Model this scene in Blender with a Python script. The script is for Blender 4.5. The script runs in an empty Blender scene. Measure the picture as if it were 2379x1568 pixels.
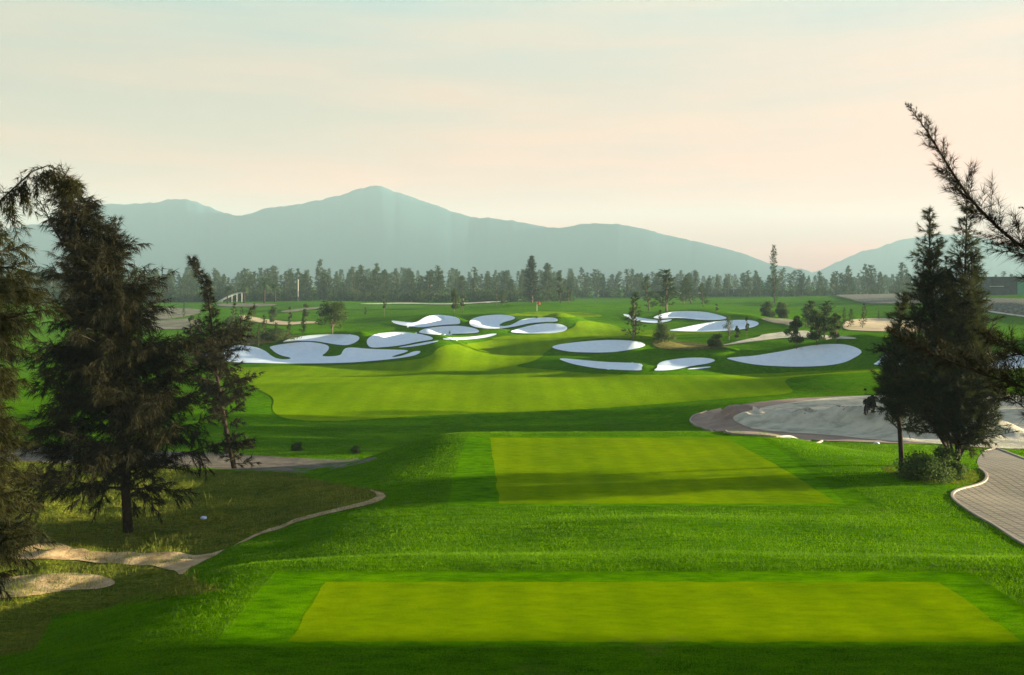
import bpy, bmesh, math, random
import numpy as np
from mathutils import Vector, Matrix
from mathutils.geometry import delaunay_2d_cdt

R = math.radians
rng = np.random.default_rng(7)
random.seed(7)
scene = bpy.context.scene
col = scene.collection

# ------------------------------------------------------------------ camera
F = 2300.0; CX = 1189.5; HY = 655.0; CZ = 9.0       # focal length in photo units, horizon row, eye height
cam_d = bpy.data.cameras.new('camera'); cam = bpy.data.objects.new('camera', cam_d); col.objects.link(cam)
cam.location = (0, 0, CZ); cam.rotation_euler = (R(90), 0, 0)
cam_d.sensor_width = 36; cam_d.lens = 36 * F / 2379
cam_d.shift_y = -(784 - HY) / 2379
cam_d.clip_start = 0.1; cam_d.clip_end = 20000
scene.camera = cam

SUN_AZ, SUN_EL = R(12), R(6.0)       # from +X turned towards +Y
SUNV = Vector((math.cos(SUN_AZ) * math.cos(SUN_EL), math.sin(SUN_AZ) * math.cos(SUN_EL), math.sin(SUN_EL)))

# ------------------------------------------------------------------ tagging
def tag(o, label=None, cat=None, group=None, kind=None):
    if label: o['label'] = label
    if cat: o['category'] = cat
    if group: o['group'] = group
    if kind: o['kind'] = kind
    return o

def empty(name, loc, rz=0.0, scale=1.0):
    o = bpy.data.objects.new(name, None); col.objects.link(o)
    o.location = loc; o.rotation_euler = (0, 0, rz); o.scale = (scale, scale, scale) if not hasattr(scale, '__len__') else scale
    o.empty_display_size = 0.3
    return o

def mesh_obj(name, verts, faces, mat, parent=None, smooth=False):
    """verts (n,3) array; faces (m,k) array or list of lists"""
    me = bpy.data.meshes.new(name)
    verts = np.asarray(verts, dtype=np.float32)
    if isinstance(faces, np.ndarray):
        m, k = faces.shape
        me.vertices.add(len(verts)); me.vertices.foreach_set('co', verts.ravel())
        me.loops.add(m * k); me.loops.foreach_set('vertex_index', faces.astype(np.int32).ravel())
        me.polygons.add(m); me.polygons.foreach_set('loop_start', np.arange(0, m * k, k, dtype=np.int32))
        me.update(calc_edges=True)
    else:
        me.from_pydata(verts.tolist(), [], [list(f) for f in faces]); me.update()
    me.polygons.foreach_set('use_smooth', [smooth] * len(me.polygons))
    me.materials.append(mat)
    o = bpy.data.objects.new(name, me); col.objects.link(o)
    if parent: o.parent = parent
    return o

class MB:
    def __init__(s): s.v = []; s.f = []
    def add(s, vs, fs):
        b = len(s.v); s.v += [tuple(v) for v in vs]; s.f += [[i + b for i in f] for f in fs]
    def box(s, c, d, rz=0.0, taper=1.0):
        x, y, z = d[0] / 2, d[1] / 2, d[2] / 2
        P = [(-x, -y, -z), (x, -y, -z), (x, y, -z), (-x, y, -z), (-x * taper, -y * taper, z), (x * taper, -y * taper, z), (x * taper, y * taper, z), (-x * taper, y * taper, z)]
        cs, sn = math.cos(rz), math.sin(rz)
        P = [(c[0] + p[0] * cs - p[1] * sn, c[1] + p[0] * sn + p[1] * cs, c[2] + p[2]) for p in P]
        s.add(P, [(0, 3, 2, 1), (4, 5, 6, 7), (0, 1, 5, 4), (1, 2, 6, 5), (2, 3, 7, 6), (3, 0, 4, 7)])
    def tube(s, pts, rad, n=6, cap=True):
        pts = [Vector(p) for p in pts]
        if not hasattr(rad, '__len__'): rad = [rad] * len(pts)
        rings = []
        for i, p in enumerate(pts):
            d = (pts[min(i + 1, len(pts) - 1)] - pts[max(i - 1, 0)])
            d = d.normalized() if d.length > 1e-9 else Vector((0, 0, 1))
            a = d.cross(Vector((0, 0, 1)) if abs(d.z) < .9 else Vector((1, 0, 0))).normalized(); b = d.cross(a)
            rings.append([p + (a * math.cos(2 * math.pi * k / n) + b * math.sin(2 * math.pi * k / n)) * rad[i] for k in range(n)])
        vs = [v for r in rings for v in r]; fs = []
        for i in range(len(pts) - 1):
            for k in range(n):
                k2 = (k + 1) % n; fs.append((i * n + k, i * n + k2, (i + 1) * n + k2, (i + 1) * n + k))
        if cap: fs.append(tuple(range(n))[::-1]); fs.append(tuple((len(pts) - 1) * n + k for k in range(n)))
        s.add(vs, fs)
    def torus(s, c, axis, R0, r0, n=20, m=6):
        axis = Vector(axis).normalized(); a = axis.orthogonal().normalized(); b = axis.cross(a); c = Vector(c)
        vs = []; fs = []
        for i in range(n):
            t = 2 * math.pi * i / n; e = a * math.cos(t) + b * math.sin(t)
            for k in range(m):
                q = 2 * math.pi * k / m; vs.append(c + e * (R0 + r0 * math.cos(q)) + axis * r0 * math.sin(q))
        for i in range(n):
            for k in range(m):
                fs.append((i * m + k, ((i + 1) % n) * m + k, ((i + 1) % n) * m + (k + 1) % m, i * m + (k + 1) % m))
        s.add(vs, fs)
    def build(s, name, mat, parent=None, smooth=False):
        return mesh_obj(name, s.v, s.f, mat, parent, smooth)

# ------------------------------------------------------------------ materials
def nodes(name):
    m = bpy.data.materials.new(name); m.use_nodes = True
    nt = m.node_tree; b = nt.nodes['Principled BSDF']
    return m, nt, b
def N(nt, t, **k):
    n = nt.nodes.new(t)
    for a, v in k.items():
        if a in n.inputs: n.inputs[a].default_value = v
        else: setattr(n, a, v)
    return n
def ramp(nt, src, stops):
    r = nt.nodes.new('ShaderNodeValToRGB'); e = r.color_ramp.elements
    e[0].position, e[0].color = stops[0][0], (*stops[0][1], 1); e[1].position, e[1].color = stops[-1][0], (*stops[-1][1], 1)
    for p, c in stops[1:-1]:
        x = e.new(p); x.color = (*c, 1)
    nt.links.new(src, r.inputs[0]); return r.outputs[0]
def noise(nt, vec, scale, detail=4, rough=.55):
    n = N(nt, 'ShaderNodeTexNoise'); n.inputs['Scale'].default_value = scale; n.inputs['Detail'].default_value = detail; n.inputs['Roughness'].default_value = rough
    if vec is not None: nt.links.new(vec, n.inputs['Vector'])
    return n.outputs['Fac']
def mapping(nt, sc, rot=(0, 0, 0), loc=(0, 0, 0)):
    tc = nt.nodes.new('ShaderNodeTexCoord'); mp = nt.nodes.new('ShaderNodeMapping')
    mp.inputs['Scale'].default_value = sc; mp.inputs['Rotation'].default_value = rot; mp.inputs['Location'].default_value = loc
    nt.links.new(tc.outputs['Object'], mp.inputs[0]); return mp.outputs[0]
def mixc(nt, fac, a, b, mode='MIX'):
    m = nt.nodes.new('ShaderNodeMix'); m.data_type = 'RGBA'; m.blend_type = mode
    for s, v in ((0, fac), (6, a), (7, b)):
        if hasattr(v, 'is_output') or isinstance(v, bpy.types.NodeSocket): nt.links.new(v, m.inputs[s])
        elif s == 0: m.inputs[0].default_value = v
        else: m.inputs[s].default_value = (*v, 1)
    return m.outputs[2]

def grass_mat(name, dark, mid, light, fine=60, bump=.5, bdist=.02, patch=.25, stripes=None, mdk=1.0, tilt=6.5):
    m, nt, b = nodes(name)
    v = mapping(nt, (1, 1, 1))
    f = noise(nt, v, fine, 3, .7)
    c = ramp(nt, f, [(.3, dark), (.5, mid), (.72, light)])
    big = noise(nt, v, patch, 5, .6)
    c2 = ramp(nt, big, [(.3, (.72, .80, .8)), (.5, (1, 1, 1)), (.7, (1.28, 1.16, 1.05))])
    c = mixc(nt, 1.0, c, c2, 'MULTIPLY')
    md = noise(nt, mapping(nt, (.9, 2.4, 2)), 2.2, 5, .7)
    c = mixc(nt, mdk, c, ramp(nt, md, [(.32, (.48, .60, .6)), (.5, (1, 1, 1)), (.68, (1.5, 1.34, 1.1))]), 'MULTIPLY')
    ds = noise(nt, mapping(nt, (1, 1, 1), (0, 0, 0), (31, 7, 0)), .55, 6, .72)
    c = mixc(nt, ramp(nt, ds, [(.60, (0, 0, 0)), (.72, (.55, .55, .55))]), c, (.17, .155, .03))
    if stripes:
        w = N(nt, 'ShaderNodeTexWave'); w.inputs['Scale'].default_value = stripes; w.inputs['Distortion'].default_value = .6; w.inputs['Detail'].default_value = 2
        nt.links.new(v, w.inputs['Vector'])
        c = mixc(nt, 1.0, c, ramp(nt, w.outputs['Fac'], [(.2, (.95, .96, .97)), (.8, (1.05, 1.04, 1.0))]), 'MULTIPLY')
    nt.links.new(c, b.inputs['Base Color'])
    b.inputs['Roughness'].default_value = .9
    b.inputs['Specular IOR Level'].default_value = .0
    f2 = noise(nt, mapping(nt, (1, 1, 1)), fine * .5, 5, .75)
    bp = N(nt, 'ShaderNodeBump'); bp.inputs['Strength'].default_value = bump; bp.inputs['Distance'].default_value = bdist
    nt.links.new(f2, bp.inputs['Height'])
    # upright blades: the fine facets lean every way, so a low sun still catches them
    nz = N(nt, 'ShaderNodeTexNoise'); nz.inputs['Scale'].default_value = fine * 3; nz.inputs['Detail'].default_value = 1; nt.links.new(v, nz.inputs['Vector'])
    s1 = N(nt, 'ShaderNodeVectorMath', operation='SUBTRACT'); nt.links.new(nz.outputs['Color'], s1.inputs[0]); s1.inputs[1].default_value = (.5, .5, .5)
    s2 = N(nt, 'ShaderNodeVectorMath', operation='MULTIPLY'); nt.links.new(s1.outputs[0], s2.inputs[0]); s2.inputs[1].default_value = (tilt, tilt, 0)
    s3 = N(nt, 'ShaderNodeVectorMath', operation='ADD'); nt.links.new(s2.outputs[0], s3.inputs[0]); nt.links.new(bp.outputs[0], s3.inputs[1])
    s4 = N(nt, 'ShaderNodeVectorMath', operation='NORMALIZE'); nt.links.new(s3.outputs[0], s4.inputs[0]); nt.links.new(s4.outputs[0], b.inputs['Normal'])
    return m

M = {}
M['rough'] = grass_mat('rough_grass', (.024, .096, .0), (.062, .182, .0), (.122, .252, .0), 26, 1.0, .06)
M['lawn'] = grass_mat('mown_lawn', (.050, .165, .0), (.078, .220, .0), (.115, .275, .0), 40, .9, .03)
M['fairway'] = grass_mat('fairway_grass', (.110, .205, .0), (.152, .272, .0), (.205, .325, .0), 22, .9, .04, .09, stripes=.16, mdk=.5)
M['tee'] = grass_mat('tee_grass', (.118, .205, .0), (.158, .262, .0), (.208, .310, .0), 70, .8, .012, .3, stripes=.35, mdk=.45)
M['farlawn'] = grass_mat('distant_lawn', (.04, .12, .004), (.06, .17, .005), (.09, .22, .008), 8, .8, .1, .04)
M['scrub'] = grass_mat('scrub_ground', (.042, .066, .004), (.100, .130, .010), (.21, .19, .04), 14, 1.0, .08, .7)
M['drygrass'] = grass_mat('dry_grass_ground', (.06, .07, .02), (.13, .13, .04), (.24, .20, .09), 5, .9, .1, .3)

def sand_mat(name, a, b_, c_, scale=3, bump=.4, dist=.05):
    m, nt, b = nodes(name); v = mapping(nt, (1, 1, 1))
    c = ramp(nt, noise(nt, v, scale, 6, .65), [(.3, a), (.5, b_), (.7, c_)])
    nt.links.new(c, b.inputs['Base Color']); b.inputs['Roughness'].default_value = .95; b.inputs['Specular IOR Level'].default_value = .1
    bp = N(nt, 'ShaderNodeBump'); bp.inputs['Strength'].default_value = bump; bp.inputs['Distance'].default_value = dist
    nt.links.new(noise(nt, v, scale * 3, 6, .7), bp.inputs['Height']); nt.links.new(bp.outputs[0], b.inputs['Normal'])
    return m
M['bunker'] = sand_mat('white_bunker_sand', (.66, .76, .82), (.72, .81, .86), (.78, .84, .87), 1.6, .5, .05)
M['waste'] = sand_mat('grey_waste_sand', (.30, .29, .21), (.60, .55, .41), (.74, .67, .50), .9, 1.0, .3)
M['dirt'] = sand_mat('tan_dirt', (.20, .14, .06), (.40, .28, .14), (.54, .40, .22), 2.2, .8, .06)
M['fardirt'] = sand_mat('grey_dirt', (.09, .10, .05), (.18, .17, .11), (.28, .24, .17), .35, .8, .3)
M['goldsand'] = sand_mat('golden_sand', (.45, .33, .16), (.62, .47, .27), (.72, .58, .36), .4, .6, .15)
M['darkdirt'] = sand_mat('damp_dirt_road', (.07, .06, .045), (.13, .11, .085), (.20, .17, .13), 1.5, .8, .06)
M['soil'] = sand_mat('bank_soil', (.05, .055, .035), (.14, .14, .10), (.30, .29, .22), 1.6, 1, .3)

def brick_mat(name, c1, c2, mortar, bw, bh, rz=0, msize=.012, offset=0.0):
    m, nt, b = nodes(name)
    v = mapping(nt, (1, 1, 1), (0, 0, rz))
    t = N(nt, 'ShaderNodeTexBrick'); t.offset = offset
    t.inputs['Color1'].default_value = (*c1, 1); t.inputs['Color2'].default_value = (*c2, 1); t.inputs['Mortar'].default_value = (*mortar, 1)
    t.inputs['Scale'].default_value = 1; t.inputs['Brick Width'].default_value = bw; t.inputs['Row Height'].default_value = bh; t.inputs['Mortar Size'].default_value = msize
    nt.links.new(v, t.inputs['Vector'])
    c = mixc(nt, 1.0, t.outputs['Color'], ramp(nt, noise(nt, v, .8, 5, .65), [(.3, (.7, .7, .68)), (.7, (1.2, 1.15, 1.1))]), 'MULTIPLY')
    nt.links.new(c, b.inputs['Base Color']); b.inputs['Roughness'].default_value = .85
    bp = N(nt, 'ShaderNodeBump'); bp.inputs['Strength'].default_value = .6; bp.inputs['Distance'].default_value = .02; bp.invert = True
    nt.links.new(t.outputs['Fac'], bp.inputs['Height']); nt.links.new(bp.outputs[0], b.inputs['Normal'])
    return m
M['brick'] = brick_mat('red_brick_paving', (.30, .20, .14), (.24, .16, .12), (.20, .15, .11), .4, .2)
M['paver'] = brick_mat('beige_block_paving', (.20, .175, .115), (.155, .135, .09), (.045, .038, .025), .30, .30, .10, .028)

def plain(name, c, rough=.7, metal=0.0, var=.2, scale=6, spec=.4, bump=.15):
    m, nt, b = nodes(name); v = mapping(nt, (1, 1, 1))
    c0 = tuple(x * (1 - var) for x in c); c1 = tuple(min(1, x * (1 + var)) for x in c)
    nt.links.new(ramp(nt, noise(nt, v, scale, 5, .6), [(.3, c0), (.7, c1)]), b.inputs['Base Color'])
    b.inputs['Roughness'].default_value = rough; b.inputs['Metallic'].default_value = metal; b.inputs['Specular IOR Level'].default_value = spec
    bp = N(nt, 'ShaderNodeBump'); bp.inputs['Strength'].default_value = bump; bp.inputs['Distance'].default_value = .02
    nt.links.new(noise(nt, v, scale * 4, 4, .6), bp.inputs['Height']); nt.links.new(bp.outputs[0], b.inputs['Normal'])
    return m
def leaf_mat(name, dark, light, trans=.35, scale=1.2):
    m, nt, b = nodes(name)
    v = mapping(nt, (1, 1, 1))
    n1 = noise(nt, v, scale, 4, .6)
    gi = N(nt, 'ShaderNodeNewGeometry')
    c = ramp(nt, n1, [(.32, dark), (.68, light)])
    c = mixc(nt, 1.0, c, ramp(nt, gi.outputs['Random Per Island'], [(0, (.7, .7, .7)), (1, (1.3, 1.3, 1.2))]), 'MULTIPLY')
    nt.links.new(c, b.inputs['Base Color']); b.inputs['Roughness'].default_value = .75; b.inputs['Specular IOR Level'].default_value = .15
    tr = N(nt, 'ShaderNodeBsdfTranslucent'); nt.links.new(c, tr.inputs['Color'])
    mx = N(nt, 'ShaderNodeMixShader'); mx.inputs[0].default_value = trans
    nt.links.new(b.outputs[0], mx.inputs[1]); nt.links.new(tr.outputs[0], mx.inputs[2])
    nt.links.new(mx.outputs[0], nt.nodes['Material Output'].inputs[0])
    return m
M['needle'] = leaf_mat('casuarina_needles', (.008, .009, .002), (.023, .021, .004), .24, .9)
M['needle_olive'] = leaf_mat('olive_green_needles', (.011, .019, .004), (.048, .056, .012), .32, 1.6)
M['needle_brown'] = leaf_mat('olive_needles', (.012, .016, .003), (.038, .038, .006), .28, .9)
M['farneedle'] = leaf_mat('far_needles', (.020, .044, .008), (.058, .088, .015), .3, .25)
M['leaf'] = leaf_mat('broad_leaves', (.030, .060, .012), (.080, .120, .028), .4, .8)
M['palm'] = leaf_mat('palm_fronds', (.02, .045, .010), (.04, .08, .015), .3, .8)
M['blade'] = leaf_mat('lawn_blades', (.060, .150, .0), (.125, .260, .0), .45, .5)
M['teeblade'] = leaf_mat('tee_blades', (.09, .165, .001), (.16, .25, .003), .45, 2.0)
M['weed'] = leaf_mat('scrub_blades', (.065, .095, .006), (.23, .24, .035), .4, .6)
M['bark'] = plain('bark', (.035, .026, .018), .9, var=.4, scale=9, spec=.1, bump=.6)
M['farbark'] = plain('pale_bark', (.16, .13, .09), .9, var=.3, scale=3, spec=.1)
M['kerb'] = plain('concrete_kerb', (.30, .25, .19), .8, var=.15, scale=5)
M['white'] = plain('white_paint', (.75, .75, .70), .5, var=.06, scale=8)
M['red'] = plain('red_flag_cloth', (.75, .03, .04), .7, var=.08)
M['black'] = plain('black_plastic', (.010, .010, .012), .9, var=.3, spec=.05)
M['rubber'] = plain('rubber', (.010, .010, .010), .95, var=.2, spec=.05)
M['steel'] = plain('dull_steel', (.05, .05, .05), .8, 0.0, var=.1, spec=.1)
M['tankgreen'] = plain('pale_green_sheet', (.28, .40, .30), .5, var=.10, scale=2)
M['tankroof'] = plain('pale_blue_roof', (.42, .52, .54), .5, var=.1, scale=2)
M['slate'] = plain('dark_slate_wall', (.045, .050, .052), .85, var=.4, scale=.8, bump=.6)
M['brownwall'] = plain('brown_brick_wall', (.10, .055, .04), .85, var=.35, scale=2)
M['greenpanel'] = plain('green_sheet', (.07, .30, .17), .5, var=.12, scale=2)
M['roofpale'] = plain('pale_sheet_roof', (.34, .38, .37), .5, var=.1, scale=1)
M['glass'] = plain('dark_window', (.03, .04, .045), .15, var=.2, bump=.02)
M['blue'] = plain('blue_plastic', (.05, .12, .40), .5, var=.1)
M['litter'] = plain('pale_blue_plastic', (.55, .62, .85), .5, var=.1, scale=20)
M['stone'] = plain('pale_stone', (.62, .60, .55), .9, var=.2, scale=10, bump=.5)
M['wood'] = plain('weathered_wood', (.20, .15, .10), .85, var=.3, scale=8)

# ------------------------------------------------------------------ terrain
def at(px, py, z):
    Y = F * (CZ - z) / (py - HY); return ((px - CX) / F * Y, Y, z)

CP = [  # photo column, photo row, height of the ground there
 # near lawn between the tees
 (1190,1568,3.95),(300,1568,3.6),(-300,1568,3.4),(2300,1560,3.95),(2900,1500,3.9),
 (1190,1353,3.9),(2180,1353,3.9),(700,1353,3.85),(2600,1330,3.8),
 (1190,1285,3.67),(1190,1220,3.34),(1900,1280,3.64),(1900,1215,3.3),(2200,1290,3.66),(2200,1180,3.05),
 (700,1280,3.1),(800,1205,2.75),(2380,1265,3.3),(2379,1150,2.7),(2600,1150,2.7),(2280,1100,2.8),(2100,1110,2.95),(1960,1090,2.85),
 # left scrub
 (60,1500,3.1),(300,1400,2.95),(-300,1480,3.1),(420,1345,2.85),(100,1300,2.5),(-300,1300,2.5),(300,1240,2.3),(600,1240,2.5),(880,1150,2.45),
 (700,1110,1.9),(300,1110,1.8),(-300,1110,1.8),(500,1082,1.3),(780,1085,1.3),(-300,1050,1.0),(550,1040,1.0),(800,1045,1.0),
 (100,1000,.8),(450,985,.6),(700,1010,.6),(-300,950,.5),(900,1020,.3),
 # behind the second tee
 (1190,1014,.15),(1500,1010,.25),(1000,1000,.1),
 (1700,1012,1.2),(1850,1020,1.4),(2050,1030,1.7),(2250,1040,1.9),(2400,1050,2.0),(2700,1050,2.0),
 (1606,980,.35),(1700,932,.35),(1850,970,.6),(2000,985,.9),(2100,930,.6),(2379,960,.9),(2700,960,.9),(2000,921,.5),(2379,915,.6),
 # fairway
 (640,950,.25),(900,965,.05),(1190,958,.0),(1450,944,.1),(1600,930,.2),
 (760,905,.55),(1000,905,.50),(1250,908,.45),(1500,905,.25),(900,880,.15),(1250,882,.15),(1500,885,.45),(1800,900,.55),
 (1950,868,1.2),(1830,872,.7),(2100,865,1.2),(2379,865,1.2),(2700,865,1.2),(450,900,.5),(0,900,.5),(-300,880,.5),
 (700,852,.2),(950,850,.2),(1190,855,.25),(1400,869,.3),(1600,868,.3),(1190,828,.35),(1080,815,.45),
 # bunker banks: bottom rows low, top rows high
 (480,822,.8),(560,847,.25),(560,804,1.7),(640,815,1.2),(700,846,.2),(740,802,1.6),(675,797,1.2),(833,788,2.3),(900,842,.3),(860,815,1.2),(960,822,1.0),
 (700,779,2.4),(800,777,2.5),(780,802,1.55),(900,774,2.5),(960,776,2.4),(900,808,1.2),(1000,788,2.3),(1012,798,1.8),(855,792,1.3),
 (930,765,1.3),(1010,735,2.9),(1062,745,3.0),(980,762,1.7),(1050,758,2.0),(1110,768,1.4),(1040,776,1.2),(1090,788,1.0),(1150,776,1.3),
 (1140,734,2.9),(1190,740,2.6),(1150,764,1.7),(1292,742,3.0),(1095,746,2.0),(1250,752,2.3),(1310,765,1.5),(1250,773,1.2),(1190,772,1.2),
 (1290,812,.9),(1390,792,1.9),(1480,800,1.6),(1390,822,.6),(1490,812,1.0),
 (1310,838,.9),(1400,845,.8),(1480,850,.8),(1400,860,.25),(1490,862,.25),(1580,832,1.1),(1650,840,.9),(1580,856,.3),
 (1700,835,1.0),(1850,815,1.8),(1940,801,2.3),(1995,818,1.7),(1850,852,.3),(1760,848,.5),(1980,840,.9),
 (2030,848,.9),(2050,826,1.6),(2200,845,.9),(2280,850,.6),(2340,822,1.7),
 (1450,733,2.6),(1510,752,1.8),(1600,725,3.0),(1680,735,2.7),(1540,742,2.2),(1640,745,2.1),(1755,752,2.0),(1560,771,1.3),(1700,766,1.5),
 (1350,745,2.2),(1430,765,1.4),(1430,785,1.1),(1550,795,1.0),(1660,806,.9),(1640,825,.8),(1850,810,1.6),
 # green and beyond
 (1248,722,2.4),(1350,728,2.4),(1250,705,3.4),(1180,712,3.0),(1330,708,3.2),(1420,722,2.2),(1400,700,2.2),(1400,690,2.0),
 (1600,705,2.4),(1600,688,2.5),(1800,720,2.4),(1800,690,2.5),(2000,735,2.0),(2000,712,2.4),(2000,700,3.0),(2000,686,3.4),
 (1850,765,1.9),(1950,765,1.9),(2100,760,2.0),(2100,740,2.0),(2379,780,1.6),(2379,740,2.4),(2379,715,4.2),(2379,697,5.0),(2240,692,4.6),(2700,700,5.0),(2700,780,1.6),
 (800,745,1.6),(650,765,1.3),(440,775,1.0),(440,810,.7),(0,810,.7),(-300,800,.7),(620,795,1.3),(440,740,1.6),(0,740,1.6),(-300,740,1.6),
 (650,735,1.8),(800,720,2.4),(650,712,2.3),(440,712,2.0),(0,705,1.8),(-300,705,1.8),(760,700,3.2),(900,710,2.4),(1000,712,2.2),(1100,718,2.0),(1000,705,2.0),(1100,698,1.9),(600,702,2.1),
]
def build_tps():
    P = []; Z = []
    for px, py, z in CP:
        X, Y, _ = at(px, py, z)
        P.append((px / F, math.log(Y))); Z.append(z)
    for px in (-300, 400, 1190, 2000, 2700):                # ground beyond the first rows and beyond the tree line
        for Y, z in ((2.5, 3.95), (6, 3.95), (560, 2.0 if px < 1500 else 2.6), (900, 2.0), (3500, 1.0)):
            P.append((px / F, math.log(Y))); Z.append(z)
    P = np.array(P); Z = np.array(Z); n = len(P)
    d = np.linalg.norm(P[:, None] - P[None], axis=2)
    K = np.where(d > 0, d * d * np.log(np.maximum(d, 1e-12)), 0) + np.eye(n) * 2e-5
    A = np.zeros((n + 3, n + 3)); A[:n, :n] = K; A[:n, n] = 1; A[:n, n + 1:] = P; A[n, :n] = 1; A[n + 1:, :n] = P.T
    w = np.linalg.solve(A, np.concatenate([Z, [0, 0, 0]]))
    return P, w
TP, TW = build_tps()
def tps(X, Y):
    X = np.asarray(X, float).ravel(); Y = np.maximum(np.asarray(Y, float).ravel(), 2.5)
    px = np.clip(X / Y * F + CX, -320, 2720); q = np.stack([px / F, np.log(Y)], 1)
    out = np.empty(len(q)); n = len(TP)
    for s in range(0, len(q), 20000):
        qq = q[s:s + 20000]
        d2 = ((qq[:, None] - TP[None]) ** 2).sum(2)
        k = .5 * d2 * np.log(np.maximum(d2, 1e-24))
        out[s:s + 20000] = k @ TW[:n] + TW[n] + qq @ TW[n + 1:]
    return out

def vnoise(x, y, seed=0):
    xi = np.floor(x).astype(np.int64); yi = np.floor(y).astype(np.int64); fx = x - xi; fy = y - yi
    fx = fx * fx * (3 - 2 * fx); fy = fy * fy * (3 - 2 * fy)
    def h(a, b):
        n = (a * 374761393 + b * 668265263 + seed * 1442695041) & 0x7fffffff
        n = ((n ^ (n >> 13)) * 1274126177) & 0x7fffffff
        return ((n ^ (n >> 16)) & 0xffff) / 65535.0
    return (h(xi, yi) * (1 - fx) + h(xi + 1, yi) * fx) * (1 - fy) + (h(xi, yi + 1) * (1 - fx) + h(xi + 1, yi + 1) * fx) * fy * 1.0 - .5
def sstep(a, b, x):
    t = np.clip((x - a) / (b - a), 0, 1); return t * t * (3 - 2 * t)

TEE1 = (-3.1, 7.1, 13.75, 16.5, 4.0); TEE2 = (-.55, 8.65, 26.8, 38.2, 3.0)
def plateau(z, X, Y, x0, x1, y0, y1, h, fl, fr, fn, ff):
    dx = np.where(X < x0, (x0 - X) / fl, np.where(X > x1, (X - x1) / fr, 0))
    dy = np.where(Y < y0, (y0 - Y) / fn, np.where(Y > y1, (Y - y1) / ff, 0))
    d = np.sqrt(dx * dx + dy * dy)
    w = 1 - sstep(0, 1, d)
    return z * (1 - w) + h * w

def seg_dist(X, Y, pts):
    d = np.full(X.shape, 1e9)
    for (x0, y0), (x1, y1) in zip(pts[:-1], pts[1:]):
        vx, vy = x1 - x0, y1 - y0; L = vx * vx + vy * vy + 1e-12
        t = np.clip(((X - x0) * vx + (Y - y0) * vy) / L, 0, 1)
        d = np.minimum(d, np.hypot(X - x0 - t * vx, Y - y0 - t * vy))
    return d
def inside(X, Y, poly):
    c = np.zeros(X.shape, bool); n = len(poly)
    for i in range(n):
        x0, y0 = poly[i]; x1, y1 = poly[i - 1]
        if y0 == y1: continue
        k = ((y0 > Y) != (y1 > Y)) & (X < (x1 - x0) * (Y - y0) / (y1 - y0) + x0)
        c ^= k
    return c

BANK = [at(*p)[:2] for p in ((1722,975,.6),(1790,982,.8),(1880,988,.9),(1980,992,1.1),(2060,1000,1.3),(2130,1008,1.4),(2300,1010,1.5))]
MOUNDS = []
def H0(X, Y):
    X = np.asarray(X, float); Y = np.asarray(Y, float); sh = X.shape; X = X.ravel(); Y = Y.ravel()
    z = tps(X, Y)
    far = sstep(45, 80, Y) * (1 - sstep(400, 600, Y))
    z = z + far * (.34 * vnoise(X / 17, Y / 11, 3) + .16 * vnoise(X / 6, Y / 5, 5))
    z = z + sstep(6, 12, Y) * (1 - sstep(45, 80, Y)) * .10 * vnoise(X / 3.5, Y / 3.5, 8)
    scr = sstep(-2.2, -5.5, X - (Y - 17) * -.0) * 0 + (X < -1) * sstep(17, 20, Y) * (1 - sstep(38, 42, Y)) * sstep(0, 3, -X - 4)
    z = z + scr * (.22 * vnoise(X / 1.4, Y / 1.4, 11) + .12 * vnoise(X / .5, Y / .5, 12))
    z = plateau(z, X, Y, -4.15, 12, -50, 17.2, 4.0, 4.2, 7, 1, 2.6)
    z = plateau(z, X, Y, -1.75, 9.4, 26.3, 38.9, 3.0, 6.5, 5.5, 3.0, 7.5)
    for mx_, my_, sx_, sy_, a_ in MOUNDS:
        z = z + a_ * np.exp(-((X - mx_) / sx_) ** 2 - ((Y - my_) / sy_) ** 2)
    # sand bank with a broken edge
    m = (X > 5) & (Y > 38) & (Y < 80)
    if m.any():
        d = seg_dist(X[m], Y[m], BANK)
        z[m] += .85 * np.exp(-(d / 1.5) ** 2) * (1 + .9 * vnoise(X[m] / 1.9, Y[m] / 1.6, 21) + .6 * vnoise(X[m] / .6, Y[m] / .6, 23)) + .14 * vnoise(X[m] / .8, Y[m] / 1.1, 22) * np.exp(-(d / 5) ** 2)
    return z.reshape(sh)

def cast(pts, HF=None):
    """photo points -> points on the ground"""
    HF = HF or H0
    pts = np.asarray(pts, float); a = (pts[:, 0] - CX) / F; b = -(pts[:, 1] - HY) / F
    Ys = np.exp(np.linspace(math.log(3), math.log(900), 500))
    YY = np.repeat(Ys[None], len(pts), 0); zr = CZ + b[:, None] * YY
    below = zr <= HF(a[:, None] * YY, YY)
    i = np.where(below.any(1), below.argmax(1), len(Ys) - 1); i = np.maximum(i, 1)
    lo = Ys[i - 1]; hi = Ys[i]
    for _ in range(14):
        mid = (lo + hi) / 2; bl = CZ + b * mid <= HF(a * mid, mid)
        hi = np.where(bl, mid, hi); lo = np.where(bl, lo, mid)
    Y = (lo + hi) / 2
    return np.stack([a * Y, Y, HF(a * Y, Y)], 1)

def smooth_loop(P, it=2):
    P = np.asarray(P, float)
    for _ in range(it):
        Q = np.roll(P, -1, 0); P = np.stack([P * .75 + Q * .25, P * .25 + Q * .75], 1).reshape(-1, 2)
    return P
Z2 = lambda *p: [(406.6 + x / 4, 580.8 + y / 4) for x, y in p]
Z3 = lambda *p: [(871.2 + x / 4, 580.8 + y / 4) for x, y in p]
Z4 = lambda *p: [(1277.7 + x / 4, 551.7 + y / 4) for x, y in p]
Z5 = lambda *p: [(1784.2 + x / 4, 551.7 + y / 4) for x, y in p]
Z7 = lambda *p: [(1568.1 + x / 4.096, 906 + y / 4.096) for x, y in p]

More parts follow.
